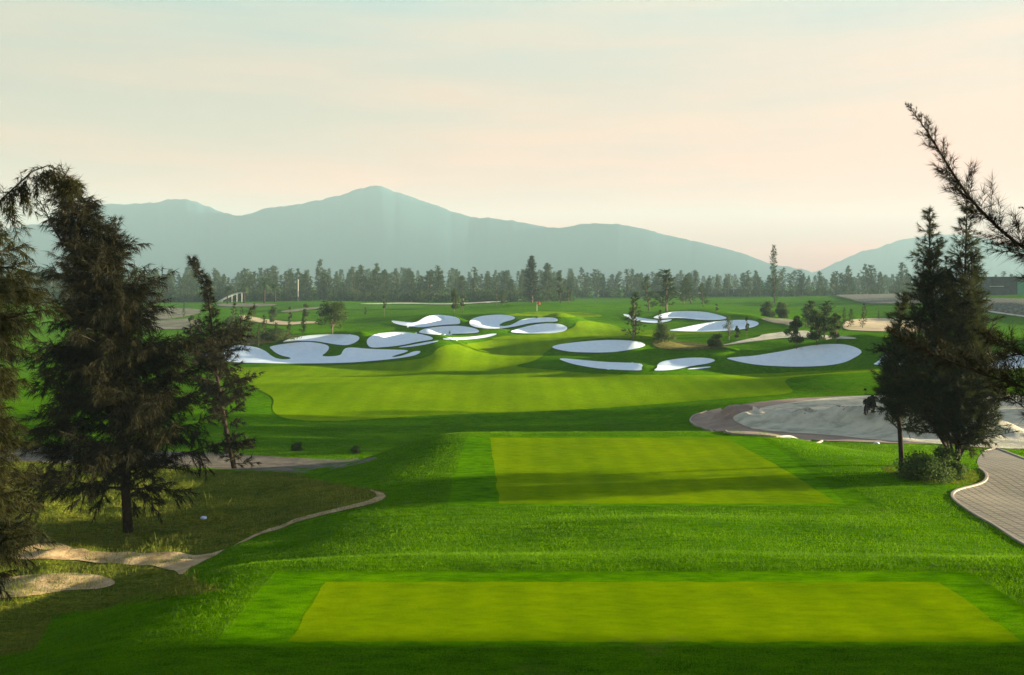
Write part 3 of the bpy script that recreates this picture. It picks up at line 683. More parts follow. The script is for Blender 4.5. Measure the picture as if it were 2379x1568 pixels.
# --- brownish tree cut by the left edge, with an arching leader
b = np.array([-7.9, 14.4, 0]); b[2] = hz(b[0], b[1])
root = tag(empty('casuarina_tree', b), 'olive brown casuarina cut off by the left edge with one branch arching over', 'tree')
c = Casuarina(13)
tr = T([(-75, 1420, 0), (-70, 1200, 0), (-60, 950, 0), (-55, 700, 0), (-60, 560, 0)], b)
c.grow(tr, .11, 150, lambda t: .80 + .18 * math.sin(t * 9), first=.05, el=(-10, 40), bend=-.35, tw_step=.07, tw_len=.38, nd=34, nl=.19, nw=.009, droop=.9, sub=2)
arc = np.array(T([(-60, 560, 0), (-25, 500, 0), (5, 462, 0), (40, 430, 0), (75, 398, 0), (110, 385, 0), (140, 396, 0), (165, 415, 0), (176, 436, 0)], b))
c.wood.tube(arc, list(np.linspace(.018, .003, len(arc))), 5)
for i in range(1, len(arc) - 1):
    for k in range(9):
        f = c.r.random(); p = arc[i] * (1 - f) + arc[i + 1] * f
        d = unit(np.array((c.r.normal() * .5 + .1, c.r.normal() * .5, -.55 - c.r.random() * .5 if k > 1 else .5)))
        L = c.r.uniform(.22, .55) * (1.25 - i / len(arc)) * (1 if k > 1 else .4)
        pth = branch_path(p, d, L, -.6, 4); c.wood.tube(pth, .003, 3, False)
        c.spray(pth, .03, .11, 11, .13, .008, .55, taper=.2)
c.build(root, M['needle_brown'], M['bark'])

# --- right group of three
specs = [((2095, 1083), [(2095, 1085, 0), (2092, 1010, 0), (2084, 930, 0), (2080, 840, 0), (2090, 760, 0), (2100, 685, 0)], 1.25, .20, 15, 1.0,
          'left stem of the dark right hand tree group, short with a bare lower trunk'),
         ((2204, 1102), [(2204, 1104, 0), (2194, 980, .3), (2180, 850, .3), (2166, 700, .2), (2158, 600, 0), (2160, 488, 0)], 2.1, .11, 16, 1.0,
          'middle casuarina of the dark right hand tree group with a thin pointed top'),
         ((2222, 1106), [(2222, 1108, 0), (2228, 980, -.3), (2236, 850, -.3), (2241, 700, -.2), (2243, 580, 0), (2247, 474, 0)], 2.1, .10, 17, 1.0,
          'tallest rightmost casuarina of the dark right hand group beside the paved path')]
for (bx, by), tp, wd, fst, sd, _, lab in specs:
    b = ground_at(bx, by)
    root = tag(empty('casuarina_tree', b), lab, 'tree')
    c = Casuarina(sd)
    tr = T(tp, b)
    c.grow(tr, .085, 135, lambda t: wd * min(1, .45 + (t - fst) * 2.6) * max(0, (1 - t)) ** 1.2 * 1.4 + .12, first=fst, el=(2, 58), bend=.1, tw_step=.11, tw_len=.48, nd=32, nl=.18, nw=.0135, droop=.25, sub=3, up=.3, azf=None)
    if sd == 17:
        for p1, p2, wl in (([(2240, 1000, -.2), (2270, 900, -.2)], (2300, 770, -.2), .9), ([(2190, 960, .3), (2240, 880, .3)], (2265, 640, .3), .7), ([(2245, 1030, -.5), (2280, 980, -.6)], (2325, 900, -.6), .7)):
            q = T([(2221, 1080, 0)] + p1 + [p2], b)
            c.grow(q, .04, 50, lambda t: wl * (1 - t) ** .7 + .15, first=.15, el=(15, 60), bend=.1, tw_step=.11, tw_len=.45, nd=32, nl=.18, nw=.0135, droop=.05, sub=2, up=.3)
    if sd == 16:
        for p1, p2, wl in (([(2150, 960, -.2)], (2110, 790, -.2), .9), ([(2125, 800, .2)], (2185, 560, .2), .55)):
            q = T([(2199, 1040, 0)] + p1 + [p2], b)
            c.grow(q, .04, 50, lambda t: wl * (1 - t) ** .7 + .15, first=.15, el=(15, 60), bend=.1, tw_step=.11, tw_len=.45, nd=32, nl=.18, nw=.0135, droop=.05, sub=2, up=.3)
    c.build(root, M['needle_olive'], M['bark'])

# --- near tree off the right edge whose branches reach in
b = np.array([5.9, 9.3, 0]); b[2] = hz(b[0], b[1])
root = tag(empty('casuarina_tree', b), 'near casuarina mostly outside the right edge, two long needle branches reaching into view', 'tree')
c = Casuarina(19); c.TW = []
T0 = [(2640, 1600, 0), (2650, 1200, 0), (2655, 900, 0), (2640, 600, 0), (2600, 250, 0)]
trk = np.array(T(T0, b)); trk[0, 2] = 0
def limb(pts, r0, step, tl, nd, nl, nw, droop=.0, dens=1.0, up=.2):
    a = np.array(T(pts, b)); s_ = np.linspace(0, 1, len(a)); t_ = np.linspace(0, 1, 26); a = np.stack([np.interp(t_, s_, a[:, k]) for k in range(3)], 1)
    for _ in range(3): a[1:-1] = (a[:-2] + a[2:] + 2 * a[1:-1]) / 4
    c.wood.tube(a, list(np.linspace(r0, .0015, len(a))), 6)
    # tufted side shoots that grow longer towards the base
    n = int(np.linalg.norm(np.diff(a, axis=0), axis=1).sum() / step)
    for i in range(n):
        f = (i + c.r.random()) / n; j = min(int(f * 25), 24); p = a[j] + (a[j + 1] - a[j]) * (f * 25 - j); d = unit(a[j + 1] - a[j])
        side = unit(np.cross(d, c.r.normal(size=3)))
        L = tl * 1.6 * (1.02 - f) ** 1.15 * c.r.uniform(.4, 1.2)
        pth = branch_path(p, unit(d * .75 + side * .8 + np.array((0, 0, up))), L, .1, 4)
        c.wood.tube(pth, list(np.linspace(.0035, .001, 5)), 3, False)
        c.spray(pth, .024, .07 * (1.15 - f), nd + 4, nl * 1.5 * (1.12 - f), nw * 1.3, droop, start=.0, taper=.3)
c.grow(trk, .09, 60, lambda t: 1.5 * (1 - t) ** .6 + .2, first=.15, el=(5, 50), bend=-.1, tw_step=.09, tw_len=.4, nd=26, nl=.17, nw=.007, droop=.5, azf=lambda t, r: r.uniform(-1.1, 1.1), sub=2)
limb([(2640, 700, 0), (2500, 640, 0), (2379, 583, 0), (2320, 530, 0), (2258, 470, 0), (2225, 420, 0), (2190, 365, 0), (2165, 320, 0), (2140, 285, 0), (2120, 258, 0), (2105, 240, 0)], .02, .032, .30, 8, .10, .0032)
limb([(2655, 950, 0), (2500, 935, 0), (2377, 900, 0), (2250, 858, 0), (2143, 812, 0), (2090, 785, 0), (2058, 762, 0)], .02, .032, .30, 7, .10, .0038)
limb([(2655, 1000, -.4), (2520, 900, -.4), (2377, 825, -.4), (2310, 795, -.4), (2262, 765, -.4)], .015, .032, .32, 7, .11, .0038)
limb([(2655, 720, .3), (2500, 610, .3), (2400, 590, .3), (2330, 575, .3), (2280, 560, .3)], .01, .05, .22, 7, .10, .0034)
limb([(2655, 1050, .2), (2500, 990, .2), (2400, 960, .2), (2340, 920, .2), (2290, 900, .2)], .012, .04, .28, 7, .11, .0038)
limb([(2640, 560, 0), (2540, 520, 0), (2450, 510, 0), (2365, 480, 0)], .012, .04, .25, 7, .11, .0036)
c.build(root, M['needle'], M['bark'])

# --- prototypes for the distance
def far_casuarina(seed, h=10.0, w=1.6, nbr=34, nl=.6, nw=.13, nd=8, lean=0.0, first=.07, loc=(0, 0, -500), gap=.4, mat='farneedle'):
    root = empty('casuarina_tree', loc); c = Casuarina(seed); r = c.r
    tr = [(0, 0, 0), (lean * .3, 0, h * .35), (lean * .7 + r.normal() * .2, 0, h * .7), (lean, r.normal() * .2, h)]
    c.grow(tr, .014 * h, nbr, lambda t: w * min(1, .35 + t * 3) * (1 - t) ** gap + .15, first=first, el=(5, 72), bend=.15, tw_step=.36, tw_len=.75, nd=nd, nl=nl, nw=nw, droop=.05, sub=1, trunkn=5, limb_r=.05, up=.4)
    c.build(root, M[mat], M['farbark'])
    return root
def leafy(seed, h=5.0, w=1.6, trunk=.3, stems=1, n=3600, leaf=.24, mat='leaf', name='leafy_tree', flat=1.0, lumps=16):
    root = empty(name, (0, 0, -500)); r = np.random.default_rng(seed); tm = MB()
    L = []
    for s in range(lumps):
        a = r.random() * 6.283; q = math.sqrt(r.random()); zz = trunk + (1 - trunk) * r.random() ** .8
        rad = w * (1 - abs((zz - trunk) / (1 - trunk) - .4) * 1.05) * q
        L.append((rad * math.cos(a), rad * math.sin(a), zz * h * .96, w * r.uniform(.28, .5)))
    for s in range(stems):
        a = r.random() * 6.283; o = .25 * w * (stems > 1)
        tm.tube([(o * math.cos(a) * .4, o * math.sin(a) * .4, -.1), (o * math.cos(a), o * math.sin(a), h * trunk), (o * 1.3 * math.cos(a), o * 1.3 * math.sin(a), h * .8)], [.016 * h, .012 * h, .004 * h], 5)
    for x, y, z, rr in L:
        tm.tube([(0, 0, h * trunk * .8), (x * .5, y * .5, (z + h * trunk) / 2), (x, y, z)], [.008 * h, .006 * h, .002 * h], 3, False)
    L = np.array(L); k = r.integers(0, len(L), n); d = unit(r.normal(size=(n, 3))) * (r.random(n) ** .4)[:, None]
    O = L[k, :3] + d * L[k, 3:4] * np.array((1.1, 1.1, .85 * flat)); O[:, 2] = np.maximum(O[:, 2], .05)
    D = unit(r.normal(size=(n, 3))); s_ = unit(np.cross(D, r.normal(size=(n, 3)))); ll = leaf * r.uniform(.6, 1.3, n)
    V = np.stack([O - D * ll[:, None] * .5, O + s_ * ll[:, None] * .3, O + D * ll[:, None] * .5, O - s_ * ll[:, None] * .3], 1).reshape(-1, 3)
    tm.build('trunk', M['farbark'], root, True)
    mesh_obj('crown', V, np.arange(len(V)).reshape(-1, 4), M[mat], root)
    return root
def palm(seed, h=6.0):
    root = empty('palm_tree', (0, 0, -500)); r = np.random.default_rng(seed); tm = MB()
    tm.tube([(0, 0, -.1), (.05, 0, h * .4), (.1, .05, h * .8)], [.24, .18, .15], 7); tm.build('trunk', M['bark'], root, True)
    V = []
    for i in range(20):
        az = i * 2.4; e = r.uniform(-.2, 1.2); d = np.array((math.cos(az) * math.cos(e), math.sin(az) * math.cos(e), math.sin(e)))
        pth = branch_path((.1, .05, h * .8), d, h * .42, -1.3, 7)
        for j in range(7):
            a, b2 = pth[j], pth[j + 1]; t = unit(b2 - a); s_ = unit(np.cross(t, (0, 0, 1)))
            for f in (0, .33, .66):
                p = a + (b2 - a) * f
                for sg in (-1, 1):
                    e2 = p + (s_ * sg * .55 + t * .35 + np.array((0, 0, -.28))) * (1.1 - j * .1); V += [p, p + t * .12, e2]
    V = np.array(V); mesh_obj('fronds', V, np.arange(len(V)).reshape(-1, 3), M['palm'], root)
    return root
def copy_tree(root):
    r2 = root.copy(); col.objects.link(r2)
    for ch in root.children:
        d = ch.copy(); col.objects.link(d); d.parent = r2
    return r2
used = set()
def place(proto, loc, rz, sc, label, cat, group=None):
    o = proto if proto.name not in used else copy_tree(proto)
    used.add(proto.name)
    o.location = loc; o.rotation_euler = (0, 0, rz); o.scale = sc if hasattr(sc, '__len__') else (sc, sc, sc)
    for k in ('label', 'category', 'group'):
        if k in o: del o[k]
    tag(o, label, cat, group); return o

FC = [far_casuarina(100 + i, 10, w, nb, lean=ln, gap=gp) for i, (w, nb, ln, gp) in enumerate([(2.6, 46, .1, .6), (2.0, 38, -.5, .5), (3.3, 50, .4, .7), (1.8, 34, .9, .45), (3.0, 44, 0, .9), (2.3, 36, -1.0, .5), (3.8, 56, .3, .55), (1.7, 30, 0, .5)])]
MIDC = [far_casuarina(120 + i, 6, w, nb, nl=.28, nw=.06, nd=15, lean=ln, gap=gp) for i, (w, nb, ln, gp) in enumerate([(1.1, 44, .3, .8), (1.4, 46, 0, .6), (1.0, 38, -.3, .6)])]
BIGC = far_casuarina(140, 16, 2.9, 120, mat='needle_olive', nl=.6, nw=.15, nd=12, gap=.75, first=.02)
TALLC = far_casuarina(141, 14, 1.7, 70, nl=.5, nw=.11, nd=8, gap=.6, first=.05)
LF = [leafy(150, 5, 1.9, .28, lumps=22), leafy(151, 5, 1.35, .27), leafy(152, 5, .85, .42, n=2200), leafy(153, 5, 1.9, .25, stems=4, n=2200, leaf=.17)]
SH = [leafy(160, 2, 1.5, .02, stems=3, n=4500, leaf=.19, name='shrub', flat=.9), leafy(161, 2, 2.4, .0, stems=4, n=5000, leaf=.19, name='shrub', flat=.8)]
PM = palm(170)

def mid(proto, ph, px, py, top, label, cat='tree', wscale=None, rz=0.0, group=None):
    """stand a prototype of height ph at the photo's foot point, as tall as it shows there"""
    g = ground_at(px, py); h = (py - top) / F * g[1] ; s = h / ph
    ws = s if wscale is None else s * wscale
    return place(proto, (g[0], g[1], g[2] - .03), rz, (ws, ws, s), label, cat, group)

G1 = 'young trees scattered between the bunkers'
mid(LF[0], 5, 772, 777, 702, 'dark round bushy tree standing alone above the half moon bunker', wscale=1.3, group=G1)
mid(MIDC[0], 6, 704, 779, 719, 'spindly tree left of the round bushy tree at the end of the half moon bunker', group=G1)
mid(LF[2], 5, 711, 753, 706, 'small narrow leafy tree behind the spindly one, left of the round bushy tree', group=G1)
mid(LF[1], 5, 636, 755, 712, 'small round headed tree on the golden sand patch', group=G1)
mid(LF[2], 5, 674, 756, 712, 'thin single stem tree between golden sand and the round bushy tree', rz=1, wscale=.6, group=G1)
mid(LF[3], 5, 576, 797, 733, 'open twiggy many stemmed tree right of the slim bent tree', group=G1)
mid(MIDC[2], 6, 551, 801, 706, 'thin tall tree closest to the slim bent tree on its right', group=G1)
mid(LF[1], 5, 531, 800, 738, 'dense little tree partly hidden behind the slim bent tree', rz=2, group=G1)
mid(MIDC[1], 6, 614, 796, 733, 'wispy tree on dry ground above the long three lobed bunker', group=G1)
mid(LF[2], 5, 444, 808, 733, 'thin tree on the bright grass strip left of the slim bent tree', wscale=.7, rz=3, group=G1)
mid(MIDC[2], 6, 427, 738, 705, 'small tree at the grey dirt between the big and the slim left trees', rz=2, group=G1)
mid(MIDC[0], 6, 590, 740, 705, 'small tree just left of the golden sand patch', rz=1, group=G1)
mid(SH[1], 2, 650, 788, 766, 'low grey green shrub bank above the dry ground left of the half moon bunker', 'shrub', wscale=2.0)
mid(LF[2], 5, 893, 735, 685, 'thin lone tree on the green left of the pink tailed bunker', wscale=.55, group=G1)
mid(LF[1], 5, 849, 733, 713, 'tiny tree left of the thin lone tree above the left bunkers', wscale=.6, rz=1, group=G1)
mid(LF[1], 5, 1055, 728, 671, 'left one of the leaning pair of trees above the oval bunkers', wscale=.8, rz=2, group=G1)
mid(LF[2], 5, 1075, 727, 686, 'right shorter one of the leaning pair of trees above the oval bunkers', rz=3, group=G1)
mid(LF[2], 5, 1154, 713, 676, 'left tree of the close pair standing left of the big dark cone tree', rz=4, group=G1)
mid(LF[1], 5, 1169, 711, 677, 'right tree of the close pair standing left of the big dark cone tree', wscale=.7, rz=5, group=G1)
mid(BIGC, 16, 1236, 703, 596, 'big dark cone shaped tree rising above the tree line behind the flag', wscale=1.6)
mid(LF[2], 5, 1302, 704, 643, 'tall thin stemmed tree first right of the big dark cone tree', wscale=.9, group=G1)
mid(LF[2], 5, 1321, 707, 666, 'short dark tree second right of the big dark cone tree', rz=2, group=G1)
mid(LF[2], 5, 1274, 704, 672, 'small tree at the right foot of the big dark cone tree', rz=1.3, wscale=.7, group=G1)
mid(MIDC[0], 6, 1470, 791, 682, 'slim dark leaning tree right above the wide oval bunker', wscale=1.5)
mid(SH[1], 2, 1545, 794, 757, 'spreading dark bush clump right of the slim dark leaning tree', 'shrub', wscale=.62)
mid(MIDC[2], 6, 1538, 790, 722, 'thin sapling growing out of the spreading bush clump', group=G1)
mid(SH[0], 2, 1664, 805, 778, 'round low bush on dry ground between the oval and the largest bunker', 'shrub')
mid(LF[3], 5, 1693, 790, 735, 'left open twiggy sapling in front of the left pointed bunker', wscale=.6, rz=1, group=G1)
mid(LF[1], 5, 1712, 790, 757, 'small bushy sapling between two twiggy ones before the left pointed bunker', wscale=.8, rz=1, group=G1)
mid(LF[2], 5, 1735, 789, 736, 'right thin sapling in front of the left pointed bunker', wscale=.6, rz=2, group=G1)
mid(LF[1], 5, 1850, 811, 735, 'round headed tree at the back edge of the largest bunker, left of three', wscale=1.0, rz=4, group=G1)
mid(LF[1], 5, 1898, 803, 722, 'middle of the three trees at the back edge of the largest bunker', wscale=1.15, rz=.5, group=G1)
mid(LF[1], 5, 1943, 799, 728, 'pointed tree at the back edge of the largest bunker, right of three', wscale=.9, rz=5, group=G1)
for px, py, tp, lab, pr in [
    (1548, 724, 628, 'tall airy tree nearest above the far bunker of the right side', 0), (1508, 722, 645, 'airy tree left of the tall airy one above the right side bunkers', 1),
    (1588, 708, 650, 'dark tree right of the tall airy tree on the distant lawn', 2), (1605, 705, 640, 'slender tree between the dark tree and the lone sapling on the distant lawn', 3),
    (1634, 712, 660, 'thin sapling standing last on the right of the distant lawn group', 1), (1915, 786, 702, 'wide airy tree behind the three trees of the largest bunker', 2),
    (1872, 760, 706, 'airy tree on grey sand left behind the largest bunker', 4), (1885, 772, 700, 'tall airy tree behind the round headed one', 0)]:
    mid(FC[pr], 10, px, py, tp, lab, wscale=1.7, rz=px, group='airy trees on the right side rough')
mid(LF[2], 5, 1665, 730, 706, 'small dark tree at the right end of the farthest flat topped bunker', group=G1)
for i, (px, py, tp) in enumerate([(1960, 758, 716), (1977, 760, 718), (2004, 763, 707), (2042, 742, 722)]):
    mid(MIDC[i % 3], 6, px, py, tp, ['first small tree on the pale sand left of the dark right hand group', 'second small tree on the pale sand, close to the first', 'darkest tree on the pale sand left of the dark right hand group', 'last tiny tree right of the pale sand trees'][i], wscale=1.2, rz=i, group=G1)
mid(TALLC, 14, 1799, 704, 570, 'tallest thin pointed tree of the right tree line', wscale=.95)
mid(SH[0], 2, 1783, 736, 704, 'left half of the bush clump at the foot of the tallest pointed tree', 'shrub', wscale=.75, rz=1)
mid(SH[0], 2, 1815, 738, 706, 'right half of the bush clump at the foot of the tallest pointed tree', 'shrub', wscale=.75, rz=2)
for i, (px, py, tp) in enumerate([(528, 707, 664), (567, 706, 655), (614, 704, 646), (639, 702, 656), (720, 699, 670)]):
    mid(PM, 6, px, py, tp, ['palm behind the slim bent tree at the pale ramp roof', 'palm at the right end of the pale ramp roof', 'tallest palm of the left row before the wood', 'palm right of the tallest one before the wood', 'short palm right of the white pole'][i], 'palm', rz=i, group='palms before the left wood')
mid(PM, 6, 1385, 688, 642, 'lone palm by the white post right of the big cone tree', 'palm')
mid(SH[0], 2, 690, 1046, 1028, 'small dark bush on the shaded slope left, nearer the slim tree', 'shrub', wscale=1.2, rz=1)
mid(SH[0], 2, 826, 1052, 1036, 'small dark bush on the shaded slope near the second tee mound', 'shrub', wscale=1.2, rz=2)
mid(SH[0], 2, 2195, 1108, 1046, 'taller dark bush between the two right stems of the dark right hand group', 'shrub', wscale=.9, rz=2.2)
mid(SH[1], 2, 2150, 1114, 1058, 'dense undergrowth bush at the foot of the dark right hand trees', 'shrub', wscale=1.0, rz=.4)

for i, (px, py, tp, lab) in enumerate([(600, 806, 752, 'short sapling at the back edge of the long three lobed bunker, nearest the slim tree'), (641, 800, 750, 'wispy sapling on dry ground midway to the half moon bunker'), (668, 786, 738, 'lean sapling on dry ground just left of the spindly tree'), (462, 792, 730, 'faint sapling close left of the slim bent tree'), (745, 742, 706, 'small sapling behind the round bushy tree on its left'), (560, 770, 715, 'tall sapling behind the open twiggy tree')]):
    mid(MIDC[i % 3], 6, px, py, tp, lab, wscale=1.0, rz=i * 1.7, group=G1)

# --- tree line
k = 0
r = np.random.default_rng(42)
def line(n, x0, x1, Y0, Y1, h0, h1, label, dens=None, group='trees of the far tree line', xs=None):
    for i in range(n):
        px = x0 + (x1 - x0) * (i + r.random()) / n; Y = r.uniform(Y0, Y1); X = (px - CX) / F * Y; z = hz(X, Y)
        h = r.uniform(h0 * .78, h1) * (1 if r.random() > .14 else 1.2); s = h / 10
        ws = s * r.uniform(.95, 1.5)
        place(FC[int(r.integers(0, len(FC)))], (X, Y, z - .1), r.random() * 6.28, (ws, ws, s), label, 'tree', group)
line(58, -60, 1330, 350, 378, 8.0, 11.5, 'slender grey green tree in the dense wood left of the big cone tree')
line(58, -60, 1330, 385, 430, 9.5, 13.5, 'slender grey green tree in the dense wood left of the big cone tree')
line(50, -60, 1330, 430, 500, 11.0, 14.5, 'slender grey green tree in the dense wood left of the big cone tree')
line(56, 1260, 2200, 420, 480, 7.5, 11.5, 'slender tree of the thinner tree line right of the big cone tree', group='trees of the right tree line')
line(66, 1260, 2480, 500, 600, 9.0, 13.5, 'slender tree of the thinner tree line right of the big cone tree', group='trees of the right tree line')

# the wood behind the tree line, one mass
V = []; rw = np.random.default_rng(77)
for i in range(330):
    px = rw.uniform(-150, 2560); left = px < 1330
    if not left and rw.random() < .2: continue
    Y = rw.uniform(500, 600) if left else rw.uniform(620, 760); X = (px - CX) / F * Y; z = hz(X, Y); h = rw.uniform(10, 14.5) if left else rw.uniform(8, 12)
    n = 420; t = rw.random(n) ** .8; rad = rw.uniform(2.2, 4.0) * (1.05 - t) * np.sqrt(rw.random(n)); a = rw.random(n) * 6.283
    O = np.stack([X + rad * np.cos(a), Y + rad * np.sin(a), z + t * h], 1); D = unit(np.stack([np.cos(a), np.sin(a), rw.uniform(.3, 1.6, n)], 1))
    V.append(needle_tris(O, D, rw.uniform(.7, 1.5, n), np.full(n, .3), rw))
for i in range(520):
    px = rw.uniform(-150, 2560); left = px < 1320
    Y = rw.uniform(342, 362) if left else rw.uniform(425, 480); X = (px - CX) / F * Y; z = hz(X, Y); h = rw.uniform(1.5, 4.5)
    n = 170; t = rw.random(n); rad = rw.uniform(1.5, 3.2) * (1.05 - t * .7) * np.sqrt(rw.random(n)); a = rw.random(n) * 6.283
    O = np.stack([X + rad * np.cos(a), Y + rad * np.sin(a), z + t * h], 1); D = unit(np.stack([np.cos(a), np.sin(a), rw.uniform(.2, 1.6, n)], 1))
    V.append(needle_tris(O, D, rw.uniform(.5, 1.1, n), np.full(n, .26), rw))
V = np.concatenate(V); o = mesh_obj('distant_wood', V, np.arange(len(V)).reshape(-1, 3), M['farneedle']); tag(o, kind='stuff')

# ------------------------------------------------------------------ small built things
def hgt(px, py): return ground_at(px, py)
# flag
g = hgt(1247.5, 723)
ro = tag(empty('golf_flag', g), 'small red flag on a white pin in the green behind the upper bunkers', 'flag')
mb = MB(); mb.tube([(0, 0, -.05), (0, 0, 2.1)], .035, 8); mb.build('pole', M['white'], ro)
vs = []; fs = []
for i in range(7):
    x = i / 6 * .75; y = .06 * math.sin(i * 1.3); t = i / 6
    for zz in (2.08 - t * .12, 1.55 - t * .1 + t * .05):
        vs += [(x, y - .008, zz), (x, y + .008, zz)]
for i in range(6):
    a = i * 4; n_ = a + 4
    fs += [(a, a + 2, n_ + 2, n_), (a + 1, n_ + 1, n_ + 3, a + 3), (a, n_, n_ + 1, a + 1), (a + 2, a + 3, n_ + 3, n_ + 2)]
mesh_obj('flag_cloth', vs, fs, M['red'], ro)
# white pole in the wood
Y = 345.0; X = (692.5 - CX) / F * Y; z = hz(X, Y)
ro = tag(empty('pole', (X, Y, z)), 'tall plain white pole in front of the dense left wood', 'pole')
mb = MB(); mb.tube([(0, 0, -.2), (0, 0, 7.6)], [.13, .10], 10); mb.build('shaft', M['stone'], ro); mb = MB(); mb.tube([(0, 0, 7.6), (0, 0, 7.75)], [.17, .08], 10); mb.build('cap', M['white'], ro)
# white post + blue box
g = hgt(1391, 688.5)
ro = tag(empty('post', g), 'short white post under the lone palm', 'post')
mb = MB(); mb.tube([(0, 0, -.1), (0, 0, 3.0)], .3, 10); mb.build('shaft', M['white'], ro); mb = MB(); mb.box((0, 0, 3.08), (.8, .8, .16)); mb.build('cap', M['white'], ro)
g = hgt(1381, 689)
ro = tag(empty('crate', g), 'small blue box beside the white post', 'box')
mb = MB(); mb.box((0, 0, .55), (1.5, 1.2, 1.1)); mb.build('body', M['blue'], ro); mb = MB(); mb.box((0, 0, 1.15), (1.6, 1.3, .1)); mb.build('lid', M['blue'], ro)

def part_box(name, mat, root, *bx):
    mb = MB()
    for c_, d_ in bx: mb.box(c_, d_)
    return mb.build(name, mat, root)
# tank house right
Y = 320.0; X0 = (2192 - CX) / F * Y; X1 = (2291 - CX) / F * Y; z0 = hz((X0 + X1) / 2, Y); W = X1 - X0
ro = tag(empty('shed', ((X0 + X1) / 2, Y + 4, z0)), 'pale green shed with a shallow domed blue roof behind the right hand trees', 'building')
h = CZ + (HY - 650) / F * Y - z0
part_box('wall', M['tankgreen'], ro, ((0, 0, h / 2 - .3), (W, 8, h + .6)))
for i in range(8): part_box('wall_rib', M['tankgreen'], ro, ((-W / 2 + .9 + i * (W - 1.8) / 7, -4.05, h / 2), (.12, .1, h - .3)))
mb = MB(); vs = []; n = 14
for i in range(n + 1):
    a = i / n; x = (a - .5) * (W + .4); zz = h + .1 + 2.6 * math.sin(math.pi * a) ** .8
    vs += [(x, -4.3, zz), (x, 4.3, zz), (x, -4.3, zz - .15), (x, 4.3, zz - .15)]
fs = []
for i in range(n):
    a = i * 4; b_ = a + 4; fs += [(a, b_, b_ + 1, a + 1), (a + 2, a + 3, b_ + 3, b_ + 2), (a, a + 2, b_ + 2, b_), (a + 1, b_ + 1, b_ + 3, a + 3)]
mb.add(vs, fs); mb.add([v for i, v in enumerate(vs) if i % 4 == 2] , [tuple(range(n + 1))]); mb.build('roof', M['tankroof'], ro)
part_box('door', M['glass'], ro, ((W * .2, -4.06, 1.3), (2.0, .12, 2.6)))
# dark long building
Y = 300.0; X0 = (2303 - CX) / F * Y; z0 = hz(X0 + 8, Y); ht = CZ + (HY - 644) / F * Y - z0
ro = tag(empty('building', (X0 + 15, Y + 5, z0)), 'long low dark slate building with a brown upper end at the right edge', 'building')
part_box('wall', M['slate'], ro, ((0, 0, ht / 2 - .4), (30, 10, ht + .8)))
part_box('upper_wall', M['brownwall'], ro, ((9, 0, ht + .5), (18, 9.6, 1.0)))
part_box('roof', M['slate'], ro, ((-6.2, 0, ht + .08), (17, 10.6, .16)))
part_box('base_course', M['slate'], ro, ((-1, -5.5, .6), (31, 1.0, 2.4)))
part_box('ledge', M['roofpale'], ro, ((-13.5, -5.4, 2.6), (4.0, .8, .25)))
part_box('downpipe', M['steel'], ro, ((-14.6, -5.1, ht / 2), (.2, .18, ht)))
# green panel
Y = 270.0; X0 = (2364 - CX) / F * Y; z0 = hz(X0 + 2, Y)
ro = tag(empty('hoarding', (X0 + 3, Y, z0)), 'bright green sheet hoarding before the dark building at the right edge', 'fence')
part_box('panel', M['greenpanel'], ro, ((0, 0, 1.6), (6, .12, 3.6)))
for i in (-2.8, 0, 2.8): part_box('post', M['steel'], ro, ((i, .12, 1.7), (.12, .12, 3.8)))
# low pavilion
Y = 470.0; X0 = (1686 - CX) / F * Y; X1 = (1742 - CX) / F * Y; z0 = CZ - (684 - HY) / F * Y; xm = (X0 + X1) / 2; W = X1 - X0
ro = tag(empty('pavilion', (xm, Y, z0)), 'low open pavilion with a pale flat roof in the right tree line', 'building')
part_box('roof', M['roofpale'], ro, ((0, 0, 2.6), (W, 7, .35)), ((W * .2, 0, 2.95), (W * .55, 5, .3)))
part_box('wall', M['slate'], ro, ((0, 2, 1.1), (W * .86, 2, 2.6)))
for i in range(5): part_box('column', M['white'], ro, ((-W * .45 + i * W * .225, -3, 1.15), (.3, .3, 2.6)))
# green tower sheet
Y = 480.0; xm = (1779 - CX) / F * Y; z0 = CZ - (684 - HY) / F * Y
ro = tag(empty('hoarding', (xm, Y, z0)), 'upright green sheeted shed left of the tallest pointed tree', 'building')
part_box('panel', M['greenpanel'], ro, ((0, 0, 2.8), (4.4, 3, 6.0))); part_box('roof', M['roofpale'], ro, ((0, 0, 5.9), (4.8, 3.4, .2)))
# pale ramp roof left
Y = 338.0; z0 = hz((540 - CX) / F * Y, Y); x0 = (509 - CX) / F * Y; x1 = (566 - CX) / F * Y; xm = (x0 + x1) / 2
ro = tag(empty('shelter', (xm, Y, z0)), 'pale roof sloping like a ramp behind the slim bent tree', 'building')
mb = MB(); n = 10; P = []
for i in range(n + 1):
    a = i / n; x = x0 - xm + (x1 - x0) * a; zz = .3 + 3.2 * math.sin(a * math.pi / 2); P += [(x, -2, zz), (x, 2, zz), (x, -2, zz - .35), (x, 2, zz - .35)]
mb.add(P, [f for i in range(n) for f in ((i * 4, i * 4 + 4, i * 4 + 5, i * 4 + 1), (i * 4 + 2, i * 4 + 3, i * 4 + 7, i * 4 + 6), (i * 4, i * 4 + 2, i * 4 + 6, i * 4 + 4), (i * 4 + 1, i * 4 + 5, i * 4 + 7, i * 4 + 3))]); mb.build('roof', M['roofpale'], ro)
for i in range(2, n + 1, 2):
    x = x0 - xm + (x1 - x0) * i / n; zz = 3.2 * math.sin(i / n * math.pi / 2)
    part_box('post', M['white'], ro, ((x - .1, -1.9, zz / 2), (.15, .15, zz)))

